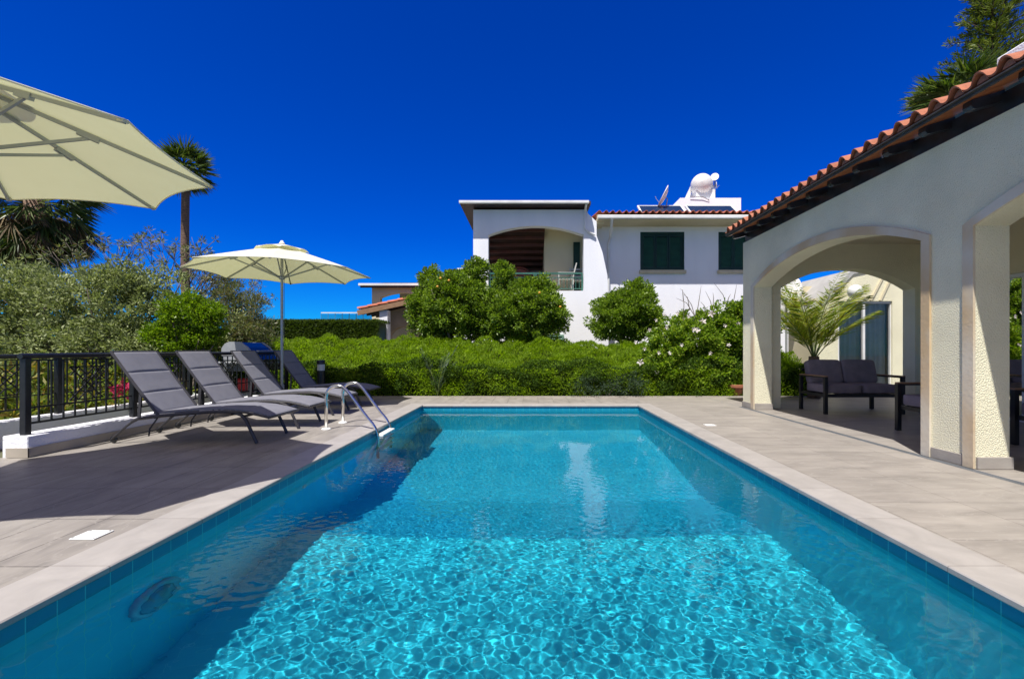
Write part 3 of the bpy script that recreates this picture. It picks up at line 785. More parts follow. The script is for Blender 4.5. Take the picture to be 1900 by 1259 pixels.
# eaves: board soffit, rafter tails, fascia, gutter, tiles
sl = Vector((math.cos(R(17)), 0, math.sin(R(17))))
XE, ZE = 3.62, 3.15
def soff(x): return ZE - .03 + (x - XE) * math.tan(R(17))
mb = MB(); mb.add([(XE, -1.5, soff(XE)), (XE, 8.36, soff(XE)), (XE + 4.3, 8.36, soff(XE + 4.3)), (XE + 4.3, -1.5, soff(XE + 4.3)),
                   (XE, -1.5, soff(XE) + .03), (XE, 8.36, soff(XE) + .03), (XE + 4.3, 8.36, soff(XE + 4.3) + .03), (XE + 4.3, -1.5, soff(XE + 4.3) + .03)],
                  [(0, 1, 2, 3), (4, 7, 6, 5), (0, 4, 5, 1), (1, 5, 6, 2), (2, 6, 7, 3), (3, 7, 4, 0)])
mb.build("soffit", soffit_wood, t)
y = 8.30; k = 0
while y > .3:
    prof_ = [(XE + .075, soff(XE + .075) - .002), (XE + .07, soff(XE + .07) - .05), (XE + .085, soff(XE + .085) - .075), (XE + .12, soff(XE + .12) - .088), (XW + .05, soff(XW + .05) - .095), (XW + .05, soff(XW + .05) - .002)]
    MB().poly(prof_, [], lambda u, v, w_: (u, y - .04 + w_, v), .08).build("rafter_tail", rafter_m, t); y -= .445
MB().box(XW + .02, -1.2, 3.011, XW + .28, 8.35, 3.19).build("wall_plate", rafter_m, t)
mb = MB(); mb.bbox(XE - .022, -1.5, ZE - .035, XE - .002, 8.37, ZE + .010, .003); mb.box(XE - .045, -1.5, ZE - .010, XE - .023, 8.37, ZE + .002); mb.build("fascia", dark_fascia, t)
roof = roof_tiles("roof", terracotta, t, (XE - .03, -1.83, ZE + .010), (0, 1, 0), sl, 51, .20, 4.3, .066)
mb = MB(); rnd = random.Random(2)
for c in range(51):    # mortar plugs in the open ends of the eave tiles
    y0 = -1.83 + c * .2; vs = []; n = 10
    for i in range(n + 1):
        u = i / n; vs.append((XE - .012, y0 + .012 + u * .10, ZE + .032 + .052 * math.sin(math.pi * u) ** .75))
    vs2 = [(x + .05, yy, z) for x, yy, z in vs]
    mb.add(vs + vs2, [tuple(range(n + 1)), tuple(range(2 * n + 1, n, -1))] + [(i, i + 1, n + 2 + i, n + 1 + i) for i in range(n)])
mp_ = mb.build("mortar_plug", mortar, roof, recalc=False); mp_["kind"] = "stuff"
mb = MB(); mb.bbox(6.9, 4.5, 3.5, 7.6, 6.75, 5.36, .02); ch = mb.build("chimney", white_paint, t)

# terrace lamp and rear wing
t = thing("rear_wing", (8.8, 11.5, 0), "cream rendered rear wing with glass sliding doors seen through the far arch", "house wing")
def zr(x): return 2.03 + (x - 7.18) * 1.02 if x < 8.06 else 2.928 + (x - 8.06) * .24
MB().poly([(7.18, -.1), (7.18, zr(7.18)), (8.06, zr(8.06)), (10.6, zr(10.6)), (10.6, -.1), (9.06, -.1), (9.06, 2.26), (7.70, 2.26), (7.70, -.1)], [], lambda u, v, w_: (u, 11.4 + w_, v), .25).build("wall", villa_wall, t)
sliding("sliding_door", t, lambda u, v, w_: (u, 11.44 + w_, v), 7.70, 9.06, 2.258, 2)
MB().box(7.2, 12.6, 0, 10.6, 12.7, 2.8).build("room_wall", cream, t)
MB().box(7.2, 11.66, 2.3, 10.6, 12.7, 2.35).build("room_ceiling", cream, t)
MB().box(7.19, 11.66, -.1, 7.24, 12.7, 2.02).build("room_wall", cream, t)
MB().poly([(7.08, zr(7.08) + .002), (7.08, zr(7.08) + .12), (8.03, zr(8.06) + .12), (10.8, zr(10.8) + .12), (10.8, zr(10.8) + .002), (8.06, zr(8.06) + .002)], [], lambda u, v, w_: (u, 11.36 + w_, v), 2.1).build("roof", mat("grey_roof_slab", (.42, .41, .40), .8), t)
for i in range(2): MB().bar((8.50 + .24 * i, 11.38, 2.27), (8.80 + .24 * i, 11.38, 2.85 + .06 * i), .05, .03, (0, 1, 0)).build("rain_strip", cream, t)
t = thing("globe_lamp", (7.98, 11.2, 2.3), "white globe lamp on the rear wing wall behind the palm", "wall lamp")
MB().lathe([(.17 * math.sin(math.pi * i / 16), -.17 * math.cos(math.pi * i / 16)) for i in range(17)], (7.93, 11.12, 2.46), 24).build("globe", plastic_white, t, True)
MB().tube([(7.93, 11.40, 2.3), (7.93, 11.25, 2.26), (7.93, 11.12, 2.3)], .02, 8).build("bracket", grill_alu, t)
t = thing("fascia_dish", (5.2, 12, 0), "pale round satellite dish beyond the veranda, left of the palm fronds", "satellite dish")
dc = (PX(1463, 12), 12, PZ(533, 12))
MB().lathe([(.0, .07), (.18, .06), (.33, .02), (.40, -.05), (.40, -.06), (.32, .005), (.18, .045), (0, .055)], dc, 28, (-.25, 1, -.25)).build("dish", tank_m, t, True)
MB().tube([(dc[0], 12.1, dc[2]), (dc[0], 12.1, 0)], .03, 8).build("mast", grill_alu, t)

# ------------------------------------------------------------------ veranda furniture
def seat_unit(name, x0, x1, y0, y1, face, label, cat, ncush, group=None):
    """low lounge seat with metal frame; face 'y' opens towards -Y, 'x' opens towards -X"""
    t = thing(name, ((x0 + x1) / 2, (y0 + y1) / 2, 0), label, cat, group)
    if face == 'y': W_, D_ = x1 - x0, y1 - y0; T = lambda u, v, z: (x0 + u, y0 + v, z)
    else: W_, D_ = y1 - y0, x1 - x0; T = lambda u, v, z: (x0 + v, y1 - u, z)
    def bb(a, b, w_=.05, h=None): return MB().bar(T(*a), T(*b), w_, h or w_)
    fr = MB()
    for u in (.025, W_ - .025): fr.bar(T(u, .05, .30), T(u, D_ - .03, .30), .03, .04)
    for v in (.05, D_ - .05): fr.bar(T(.03, v, .30), T(W_ - .03, v, .30), .03, .05)
    fr.bar(T(.03, D_ - .03, .70), T(W_ - .03, D_ - .03, .70), .03, .04)
    for k in range(6): u = .12 + (W_ - .24) * k / 5; fr.bar(T(u, .05, .315), T(u, D_ - .05, .315), .04, .012)
    fr.build("frame", sofa_metal, t)
    for u in (.025, W_ - .025):
        bb((u, .025, 0), (u, .025, .585)).build("leg", sofa_metal, t); bb((u, D_ - .025, 0), (u, D_ - .025, .585)).build("leg", sofa_metal, t)
        ar = bb((u, 0, .595), (u, D_, .595), .055, .02).build("armrest", sofa_metal, t); bb((u, .0, .615), (u, D_ - .02, .615), .05, .018).build("arm_top", teak, ar)
    cw = (W_ - .11) / ncush
    for k in range(ncush):
        u = .055 + cw * (k + .5); c = T(u, D_ / 2 - .03, .405); sz = (cw - .008, D_ - .10, .15) if face == 'y' else (D_ - .10, cw - .008, .15)
        MB().superbox(c, *sz, e=.22, n=28).build("seat_cushion", sofa_fab, t, True)
        c = T(u, D_ - .13, .66); rot = Matrix.Rotation(R(-14), 3, 'X') if face == 'y' else Matrix.Rotation(R(14), 3, 'Y')
        sz = (cw - .008, .14, .42) if face == 'y' else (.14, cw - .008, .42)
        MB().superbox(c, *sz, e=.25, rot=rot, n=28).build("back_cushion", sofa_fab, t, True)
    return t
seat_unit("outdoor_sofa", 4.76, 6.06, 7.36, 8.08, 'y', "two seat outdoor sofa with mauve grey cushions under the first arch", "sofa", 2)
seat_unit("outdoor_armchair", 4.76, 5.48, 5.22, 5.95, 'x', "outdoor armchair half hidden behind the middle pier beside the sofa", "armchair", 1, "veranda armchairs")
seat_unit("outdoor_armchair", 5.32, 6.04, 4.35, 5.05, 'x', "outdoor armchair in the shade of the nearer arch at the right edge", "armchair", 1, "veranda armchairs")
# terracotta trough
px_ = PX(1366, 10.3)
t = thing("terracotta_pot", (px_, 10.3, 0), "terracotta plant pot on the ground under the flowering hedge", "plant pot")
MB().lathe([(.001, .0), (.13, .0), (.20, .20), (.225, .20), (.23, .26), (.20, .265), (.18, .22), (.001, .21)], (px_, 10.3, 0), 28).build("pot", terracotta, t, 'auto')

# ------------------------------------------------------------------ white villa behind the hedge
FY = 14.5
t = thing("white_villa", (3, 16, 0), "white two storey villa with green shutters, arched balcony and terracotta eave behind the hedge", "villa")
xl, xr = PX(878, FY), PX(1107, FY)
zt_ = PZ(389, FY)
hole = [(PX(1083, FY), 2.92)] + [(PX(1083, FY), PZ(435, FY))] + arc(PX(1083, FY), PX(906, FY), PZ(436, FY), PZ(419, FY))[1:-1] + [(PX(906, FY), PZ(436, FY)), (PX(906, FY), 2.92)]
outl = [(xl, 0), (xl, zt_), (PX(1089, FY), zt_), (PX(1091, FY), PZ(396, FY)), (xr, PZ(411, FY)), (xr, PZ(437, FY)), (PX(1118, FY), PZ(468, FY)), (PX(1127, FY), PZ(510, FY)), (PX(1129, FY), PZ(560, FY)), (PX(1129, FY), 0)]
MB().poly(outl, [hole], lambda u, v, w_: (u, FY + w_, v), .28).build("balcony_wall", white_paint, t)
MB().poly([(FY + .281, 0), (FY + .281, zt_), (18.4, zt_), (18.4, 0)], [[(15.4, 2.92), (15.4, 4.4), (17.4, 4.4), (17.4, 2.92)]], lambda u, v, w_: (xl + w_, u, v), .25).build("side_wall", white_paint, t)
MB().box(xl + .26, FY + .285, 2.75, xr + .3, 18.3, 2.915).build("balcony_floor", cream, t)
xi = PX(1010, 15.75)
MB().box(xi, 15.75, 2.92, xr + .28, 15.95, zt_ - .02).build("inner_wall", cream, t)
MB().box(xl + .26, 18.05, 2.92, xi + .5, 18.3, zt_).build("rear_wall", mat("pinkish_render", (.50, .40, .33), .85), t)
MB().box(xi + .001, 15.96, 2.92, xi + .25, 18.04, zt_ - .03).build("inner_wall", cream, t)
MB().box(PX(1064, 15.7), 15.69, 2.93, PX(1076, 15.7), 15.745, 4.75).build("balcony_door", green_shut, t)
# timber ceiling sloping down to the back
def zc(y): return PZ(421, FY) + .16 - (y - FY - .28) * .26
MB().add([(xl + .26, FY + .29, zc(FY + .29)), (xi + .0, FY + .29, zc(FY + .29)), (xi, 18.04, zc(18.04)), (xl + .26, 18.04, zc(18.04)), (xl + .26, FY + .29, zc(FY + .29) + .05), (xi, FY + .29, zc(FY + .29) + .05), (xi, 18.04, zc(18.04) + .05), (xl + .26, 18.04, zc(18.04) + .05)],
         [(0, 1, 2, 3), (4, 7, 6, 5), (0, 4, 5, 1), (1, 5, 6, 2), (2, 6, 7, 3), (3, 7, 4, 0)]).build("timber_ceiling", dark_timber, t)
for k in range(7):
    y = FY + .5 + k * .5; MB().box(xl + .27, y, zc(y) - .11, xi - .005, y + .09, zc(y) - .01).build("ceiling_beam", red_timber, t)
for x in (xi + .01,): MB().box(x - .0, FY + .3, zc(FY) - .05, xr + .28, 15.749, zc(FY) + .01).build("balcony_soffit", cream, t)
# pink arched niche on the rear wall
a0, a1 = PX(938, 18), PX(988, 18)
MB().poly([(a0, 2.93), (a1, 2.93), (a1, PZ(520, 18))] + arc(a1, a0, PZ(520, 18), PZ(499, 18))[1:-1] + [(a0, PZ(520, 18))], [], lambda u, v, w_: (u, 17.98 + w_, v), .05).build("arched_panel", pink_wall, t)
MB().tube([(u, 17.93, v) for u, v in arc(a1 + .05, a0 - .05, PZ(520, 18), PZ(496.5, 18))], .03, 6).build("arch_rim", pink_wall, t)
# balcony roof
x0, x1 = PX(857, FY), PX(1091, FY)
MB().box(x0, 14.12, PZ(386, FY), x1 + .04, 18.7, PZ(386, FY) + .10).build("balcony_roof", dark_timber, t)
MB().bbox(x0 - .02, 14.02, PZ(385.6, FY), x1 - .02, 14.115, PZ(380.5, FY) , .012).build("gutter", gutter_white, t)
MB().tube([(PX(1085, FY), 14.1, PZ(386, FY)), (PX(1085, FY), 14.43, PZ(394, FY)), (PX(1084.5, FY), 14.44, PZ(425, FY)), (PX(1092, FY), 14.44, PZ(431, FY)), (PX(1104, FY), 14.44, PZ(437, FY))], .035, 8).build("downpipe", gutter_white, t, 'auto')
# balcony railing
mb = MB(); zf, zh = 2.92, PZ(506, FY)
xa, xb = PX(907, FY), PX(1082, FY)
mb.bar((xa, FY + .12, zh), (xb, FY + .12, zh), .05, .05); mb.bar((xa, FY + .12, zh - .13), (xb, FY + .12, zh - .13), .025); mb.bar((xa, FY + .12, zf + .08), (xb, FY + .12, zf + .08), .025)
n = 27
for i in range(n + 1): x = xa + (xb - xa) * i / n; mb.bar((x, FY + .12, zf + .08), (x, FY + .12, zh - .13), .016)
for x in (xa + .02, (xa + xb) / 2, PX(991, FY), xb - .02): mb.bar((x, FY + .12, zf), (x, FY + .12, zh), .045)
mb.build("balcony_railing", green_pale, t)
MB().box(PX(848, 15.2), 15.2, 0, xl - .002, 18, PZ(497, 15.2)).build("side_extension", white_paint, t)
# main block
WY = 15.4
xm0 = PX(1090, WY)
def rect(a, b, c, d): return [(a, b), (a, d), (c, d), (c, b)]
w1 = (PX(1188, WY), PZ(501, WY), PX(1270, WY), PZ(430, WY)); w2 = (PX(1333, WY), PZ(501, WY), PX(1415, WY), PZ(430, WY))
gs = (PX(945, FY) , 0, PX(1047, FY), 0)
MB().poly([(xm0, 0), (xm0, 5.35), (8.95, 5.35), (8.95, 0)], [rect(*w1), rect(*w2)], lambda u, v, w_: (u, WY + w_, v), .3).build("main_wall", white_paint, t)
MB().box(8.65, WY + .31, 0, 8.95, 19, 5.35).build("gable_wall", white_paint, t)
for (a, b, c, d) in (w1, w2):
    wn = MB()
    for q in ((a + .001, b + .001, a + .06, d - .001), (c - .06, b + .001, c - .001, d - .001), (a + .061, d - .09, c - .061, d - .001), (a + .061, b + .001, c - .061, b + .05)): wn.box(q[0], WY + .02, q[1], q[2], WY + .12, q[3])
    wn = wn.build("shutter_frame", green_shut, t)
    MB().box(a + .002, WY + .13, b + .002, c - .002, WY + .15, d - .002).build('backing', green_shut, wn)
    for k in range(3):
        u0 = a + .065 + (c - a - .13) * k / 3; u1 = u0 + (c - a - .13) / 3 - .012; s = MB(); sl_b = MB()
        for q in ((u0, b + .055, u0 + .05, d - .095), (u1 - .05, b + .055, u1, d - .095), (u0 + .051, b + .055, u1 - .051, b + .12), (u0 + .051, d - .16, u1 - .051, d - .095)):
            s.box(q[0], WY + .035, q[1], q[2], WY + .075, q[3])
        z = b + .13
        while z < d - .17:
            sl_b.add([(u0 + .045, WY + .04, z - .012), (u1 - .045, WY + .04, z - .012), (u1 - .045, WY + .072, z + .018), (u0 + .045, WY + .072, z + .018), (u0 + .045, WY + .046, z - .02), (u1 - .045, WY + .046, z - .02), (u1 - .045, WY + .078, z + .01), (u0 + .045, WY + .078, z + .01)], [(0, 1, 2, 3), (4, 7, 6, 5), (0, 4, 5, 1), (2, 6, 7, 3)])
            z += .042
        s.build("shutter", green_shut, wn); sl_b.build("louvres", louvre_m, wn)
    MB().bbox(a - .04, WY - .09, b - .12, c + .04, WY - .002, b - .005, .006).build("sill", sill_m, t)
# eave
EY = 14.55
mb = MB(); mb.box(xr + .02, EY, 5.20, 9.15, WY + .3, 5.245); mb.build("soffit", cream, t)
mb = MB(); mb.bbox(xr + .03, EY - .10, 5.21, 9.15, EY - .002, 5.33, .02); mb.build("gutter", gutter_white, t)
mb = MB(); mb.box(xr + .02, EY + .0, 5.25, 9.15, EY + .04, 5.36); mb.build("fascia", cream, t)
s2 = Vector((0, math.cos(R(10)), math.sin(R(10))))
roof_tiles("roof", terracotta2, t, (xr + .02, EY - .09, 5.365), (1, 0, 0), s2, 33, .213, 4.0, .065)
MB().tube([(PX(1135, EY), EY - .06, 5.2), (PX(1135, EY), EY, 5.08), (PX(1131, WY), WY - .10, 4.80), (PX(1129, WY), WY - .05, 4.6), (PX(1129, WY), WY - .05, .0)], .045, 10).build("downpipe", gutter_white, t, 'auto')
# low green louvred door in the ground floor
lv = MB(); a, c = PX(972, FY), PX(1046, FY)
for q in (a, (a + c) / 2 - .02, c - .06): lv.box(q, FY - .05, 0, q + .06, FY - .003, 1.52)
lv.box(a + .061, FY - .05, 1.46, c - .061, FY - .003, 1.52)
z = .1
while z < 1.45: lv.add([(a + .06, FY - .045, z), (c - .06, FY - .045, z), (c - .06, FY - .012, z + .045), (a + .06, FY - .012, z + .045)], [(0, 1, 2, 3)]); z += .075
lv.box(a + .061, FY - .009, 0, c - .061, FY - .003, 1.455)
lv.build("louvred_door", green_faded, t)
# roof box
bx0, bx1 = PX(1262, 18), PX(1375, 18)
MB().poly([(bx0 - .45, 5.8), (bx0, PZ(367, 18)), (bx1, PZ(367, 18)), (bx1, 5.6)], [], lambda u, v, w_: (u, 18 + w_, v), 1.6).build("roof_parapet", white_paint, t)

def solar(x0, x1, label):
    t = thing("solar_panel", ((x0 + x1) / 2, 16.4, 5.75), label, "solar panel", "solar water panels on the villa roof")
    yb, zb, yt, ztp = 16.3, PZ(396, 16.3), 16.95, PZ(381.5, 16.95)
    d = Vector((0, yt - yb, ztp - zb)); n = Vector((0, -d.z, d.y)).normalized()
    def pt(u, v, w_): p = Vector((u, yb, zb)) + d * v + n * w_; return tuple(p)
    mb = MB()
    for u0, u1, v0, v1 in ((x0, x0 + .05, 0, 1), (x1 - .05, x1, 0, 1), (x0 + .051, x1 - .051, .95, 1), (x0 + .051, x1 - .051, 0, .05)):
        vs = [pt(u, v, q) for u in (u0, u1) for v in (v0, v1) for q in (-.05, .012)]
        mb.add(vs, [(0, 1, 3, 2), (4, 6, 7, 5), (0, 4, 5, 1), (2, 3, 7, 6), (0, 2, 6, 4), (1, 5, 7, 3)])
    mb.build("frame", plastic_white, t)
    g = MB(); vs = [pt(u, v, q) for u in (x0 + .045, x1 - .045) for v in (.045, .955) for q in (-.04, 0)]
    g.add(vs, [(0, 1, 3, 2), (4, 6, 7, 5), (0, 4, 5, 1), (2, 3, 7, 6), (0, 2, 6, 4), (1, 5, 7, 3)]); g.build("glass", panel_glass, t)
    for u in (x0 + .1, x1 - .1):
        MB().bar((u, yt, ztp - .03), (u, yt, 5.6), .035).build("strut", plastic_white, t)
solar(PX(1190, 16.3), PX(1275, 16.3), "left of two solar panels on the white villa roof, behind the satellite dish side")
solar(PX(1282, 16.3), PX(1372, 16.3), "right of two solar panels on the white villa roof, in front of the white parapet")
# tank
tx, ty, tz = PX(1302, 18.6), 18.6, PZ(345, 18.6)
t = thing("water_tank", (tx, ty, PZ(367, 18)), "round white hot water tank on the roof parapet of the white villa", "water tank")
MB().lathe([(0, -.62), (.16, -.60), (.30, -.52), (.39, -.38), (.43, -.2), (.44, 0), (.44, .2), (.40, .38), (.28, .52), (0, .6)], (tx, ty, tz), 36, (.35, 1, .05)).build("tank", tank_m, t, True)
zb = PZ(367, 18) + .0
MB().poly([(tx - .75, zb), (tx - .28, tz + .33), (tx - .2, tz + .3), (tx - .55, zb)], [], lambda u, v, w_: (u, ty + .1 + w_, v), .05).build("support", tank_m, t)
MB().box(tx - .35, ty - .35, zb, tx + .40, ty + .5, tz - .25).build("stand", tank_m, t)
MB().tube([(tx + .05, ty - .5, zb + .1), (tx + .05, ty - .64, zb - .10), (tx - .2, ty - .66, zb + .02), (tx - .7, ty - .66, zb + .04)], .014, 6).build("pipe", grill_alu, t)
def dish(cx, cy, cz, r, ax, label, zb):
    t = thing("satellite_dish", (cx, cy, zb), label, "satellite dish", "dishes on the villa roof")
    MB().lathe([(0, -r * .28), (r * .5, -r * .22), (r * .85, -r * .08), (r, 0), (r, -.02), (r * .85, -r * .12), (r * .5, -r * .27), (0, -r * .33)], (cx, cy, cz), 28, ax).build("dish", tank_m, t, True)
    a = Vector(ax).normalized(); c = Vector((cx, cy, cz))
    MB().tube([c - a * r * .3, c - a * (r * .3 + .08), (cx - a.x * .1, cy + .05, zb)], .018, 6).build("mast", grill_alu, t)
    MB().tube([c - Vector((0, 0, r * .9)), c + a * r * .55 - Vector((0, 0, r * .5)), c + a * r * .7 - Vector((0, 0, r * .3))], .008, 6).build("arm", grill_alu, t)
dish(PX(1229, 16.9), 16.9, PZ(364, 16.9), .42, (-.89, .12, .45), "large white satellite dish seen edge on, left of the tank on the villa roof", 5.9)
dish(PX(1326, 18.4), 18.4, PZ(328, 18.4), .16, (-.5, -1, .25), "small round white antenna dish, the upper of two beside the roof tank", PZ(367, 18) )
dish(PX(1330, 18.45), 18.45, PZ(343, 18.45), .13, (1, -.4, .1), "small white antenna horn, the lower of two beside the roof tank", PZ(367, 18) )

def chair(x, y, z, s, rz, label):
    t = thing("balcony_chair", (x, y, z), label, "chair", "white chairs on the balcony")
    def p(a, b, c): ca, sa = math.cos(rz), math.sin(rz); return (x + a * ca - b * sa, y + a * sa + b * ca, z + c)
    for a, b, h in ((-.25, -.22, .62), (-.25, .22, .62), (.22, -.22, .42), (.22, .22, .42)): MB().bar(p(a, b, 0), p(a, b, h), .035).build("leg", chair_m, t)
    mb = MB()
    for k in range(5): mb.bar(p(-.22 + .1 * k, -.22, .42), p(-.22 + .1 * k, .22, .42), .08, .02)
    mb.build("seat", chair_m, t)
    for b in (-.24, .24): MB().bar(p(-.27, b, .63), p(.25, b, .63), .05, .025).build("armrest", chair_m, t)
    mb = MB()
    for b in (-.22, .22): mb.bar(p(.2, b, .42), p(.33, b, .95), .035)
    for k in range(4): mb.bar(p(.23 + .03 * k, -.22, .52 + .12 * k), p(.23 + .03 * k, .22, .52 + .12 * k), .015, .07)
    mb.build("backrest", chair_m, t)
    return t
chair(PX(1050, 15.05), 15.05, 2.92, 1, 0, "white slatted armchair on the balcony behind the green railing")
chair(PX(1071, 15.35), 15.35, 2.92, 1, 1.57, "white chair at the right end of the balcony, partly hidden by the railing corner")

# ------------------------------------------------------------------ house farther left
t = thing("cream_house", (-4.5, 20, 0), "cream house with tiled pergola roof and arches farther back on the left", "house")
Y2 = 20.0
outl = [(PX(690, Y2), 0), (PX(690, Y2), PZ(529, Y2)), (PX(800, Y2), PZ(529, Y2)), (PX(800, Y2), 0)]
h2 = [(PX(705, Y2), 2.9), (PX(705, Y2), PZ(552, Y2))] + arc(PX(705, Y2), PX(790, Y2), PZ(552, Y2), PZ(543, Y2))[1:-1] + [(PX(790, Y2), PZ(552, Y2)), (PX(790, Y2), 2.9)]
MB().poly(outl, [h2], lambda u, v, w_: (u, Y2 + w_, v), .3).build("wall", cream, t)
MB().box(PX(722, Y2), Y2 + 1.6, 2.6, PX(800, Y2), Y2 + 1.8, 3.9).build("inner_wall", cream, t)
MB().poly([(19.7, 3.72), (19.7, 3.86), (23, 4.42), (23, 4.3)], [], lambda u, v, w_: (PX(673, Y2) + w_, u, v), 3.2).build("roof", dark_timber, t)
MB().bbox(PX(673, Y2) - .05, 19.6, 3.80, PX(800, Y2), 19.69, 3.90, .01).build("gutter", gutter_white, t)
YP = 16.0
# pergola roof rising to the right, seen from its verge
pr = [(PX(663, YP), PZ(574, YP)), (PX(800, YP), PZ(545, YP))]
sv = Vector((pr[1][0] - pr[0][0], 0, pr[1][1] - pr[0][1])).normalized()
roof_tiles("pergola_roof", terracotta2, t, (pr[0][0], YP, pr[0][1]), (0, 1, 0), sv, 15, .21, 3.0, .06)
a_, b_ = Vector((pr[0][0] + .02, YP - .03, pr[0][1] - .12)), Vector((pr[1][0], YP - .03, pr[1][1] - .12))
MB().bar(a_, b_, .06, .17).build("verge_board", teak, t)
for k in range(6):
    y = YP + .12 + k * .5; MB().bar(a_ + Vector((.1, y - YP, 0)), b_ + Vector((0, y - YP, 0)), .08, .12).build("rafter", dark_timber, t)
MB().box(PX(703, YP), YP + .05, 0, PX(718, YP), YP + .40, PZ(575, YP)).build("pillar", white_paint, t)
outl = [(PX(718, 16.6), 0), (PX(718, 16.6), PZ(576, 16.6)), (PX(800, 16.6), PZ(560, 16.6)), (PX(800, 16.6), 0)]
ha = [(PX(723, 16.6), 0.1)] + arc(PX(723, 16.6), PX(772, 16.6), PZ(622, 16.6), PZ(606, 16.6)) + [(PX(772, 16.6), .1)]
hb = [(PX(776, 16.6), 0.1)] + arc(PX(776, 16.6), PX(798, 16.6), PZ(624, 16.6), PZ(614, 16.6)) + [(PX(798, 16.6), .1)]
MB().poly(outl, [ha, hb], lambda u, v, w_: (u, 16.6 + w_, v), .35).build("arcade_wall", mat("tan_render", (.40, .30, .20), .85), t)
MB().box(PX(700, 19), 19.2, 0, PX(800, 19), 19.3, 2.4).build("rear_wall", cream, t)
t = thing("terrace_balustrade", (PX(640, 22), 22, 0), "distant glass balustrade with white handrail above the far hedge", "balustrade")
gz0, gz1 = PZ(600, 22), PZ(580, 22); gx0, gx1 = PX(596, 22), PX(700, 22)
MB().bar((gx0, 22, gz1), (gx1, 22, gz1), .06, .05).build("handrail", gutter_white, t)
for k in range(9): x = gx0 + (gx1 - gx0) * k / 8; MB().bar((x, 22, 0 if k % 4 == 0 else gz0), (x, 22, gz1 - .02), .03).build("post", steel, t)
MB().box(gx0, 21.99, gz0, gx1, 22.0, gz1 - .08).build("pane", glass_m, t)
MB().box(gx0, 21.9, 0, gx1, 25, gz0 - .01).build("terrace_slab", cream, t)
# ------------------------------------------------------------------ planting
G_HEDGE = leafmat("hedge_leaf", [(.08, .15, .006), (.18, .29, .010), (.32, .44, .025), (.13, .21, .010), (.23, .35, .012)], .65, .45)
G_CITRUS = leafmat("citrus_leaf", [(.05, .10, .01), (.12, .20, .018), (.25, .35, .045), (.08, .14, .014)], .4, .38)
G_GREY = leafmat("grey_leaf", [(.15, .19, .07), (.24, .28, .11), (.36, .40, .18), (.10, .13, .045)], .55, .3, (1.2, 1.3, .7))
G_BRIGHT = leafmat("bright_leaf", [(.06, .13, .006), (.13, .22, .010), (.22, .31, .018)], .4, .4)
G_OLEA = leafmat("oleander_leaf", [(.08, .11, .04), (.13, .16, .08), (.20, .21, .12), (.16, .10, .06)], .45, .3)
G_DARK = leafmat("dark_leaf", [(.012, .03, .008), (.03, .055, .015), (.05, .08, .02)], .45, .25)
G_PALM = leafmat("palm_leaflet", [(.12, .19, .02), (.20, .27, .025), (.32, .36, .04), (.40, .33, .06)], .4, .35)
G_FAN = leafmat("fan_palm_blade", [(.03, .06, .012), (.06, .10, .02), (.13, .16, .05)], .4, .3)
G_SKIRT = leafmat("dead_frond", [(.17, .12, .06), (.26, .19, .10), (.12, .08, .04), (.08, .08, .025)], .7, .25, (1.2, 1, .6))
G_BLUE = leafmat("blue_green_leaf", [(.035, .07, .035), (.06, .10, .055), (.09, .13, .08)], .5, .25, (1.1, 1.3, .8))
G_SUCC = leafmat("succulent_leaf", [(.08, .14, .03), (.14, .20, .04), (.24, .26, .06), (.28, .18, .05)], .4, .35)
G_PINE = leafmat("conifer_needle", [(.06, .09, .012), (.10, .14, .02), (.17, .20, .035)], .5, .25)
FL_WHITE = leafmat("white_petal", [(.75, .66, .64), (.8, .76, .72)], .6, .4, (1, .9, .9))
FL_PINK = leafmat("pink_petal", [(.6, .04, .14), (.7, .10, .2)], .5, .4, (1, .5, .7))
FL_ORANGE = mat("citrus_fruit", (.6, .30, .03), .4)

# bank hedge --------------------------------------------------------
rng = np.random.default_rng(11)
_bw = [(math.exp(rng.uniform(math.log(.22), math.log(.9))), rng.uniform(0, 6.28), rng.uniform(0, 6.28)) for _ in range(18)]
def lump(x, y): return sum(.040 * l * np.sin(6.283 / l * (np.cos(a) * x + np.sin(a) * y) + p) for l, a, p in _bw)
def bank_z(x, y):
    top = 1.36 - .17 * np.clip((x - .2) / 2.2, 0, 1) + .03 * np.sin(x * 2.1 + 1) + .02 * np.sin(x * 5.3)
    u = (y - 10.22) / 2.4
    base = np.where(u < .12, .12 + 4.0 * u, .60 + (top - .60) * np.clip((u - .12) / .88, 0, 1) ** .8)
    return base + np.clip(lump(x, y), -.09, .12) * np.clip((u - .02) * 4, .2, 1)
t = thing("bank_hedge", (0, 10.3, 0), "long bright green clipped bank hedge sloping up behind the pool deck", "hedge")
gx = np.linspace(-8.5, 6.4, 124); gy = np.concatenate([[10.2], np.linspace(10.24, 12.7, 34)]); GX, GY = np.meshgrid(gx, gy); GZ = bank_z(GX, GY) - .10; GZ[0] = -.1
I = np.arange(GX.size).reshape(GX.shape); Fc = np.stack([I[:-1, :-1], I[:-1, 1:], I[1:, 1:], I[1:, :-1]], -1).reshape(-1, 4)
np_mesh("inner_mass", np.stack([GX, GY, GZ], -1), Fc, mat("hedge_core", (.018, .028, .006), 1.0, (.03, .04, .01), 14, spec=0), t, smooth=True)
n = 150000
x = rng.uniform(-8.5, 6.5, n); s = rng.random(n) ** 1.15
y = 10.20 + s * 2.35; z = bank_z(x, y)
lowm = s < .14; z = np.where(lowm, rng.uniform(0, 1, n) * .62, z) - rng.random(n) * .05
y = np.where(lowm, 10.16 + rng.random(n) * .12 + .05 * np.sin(x * 4 + z * 6), y)
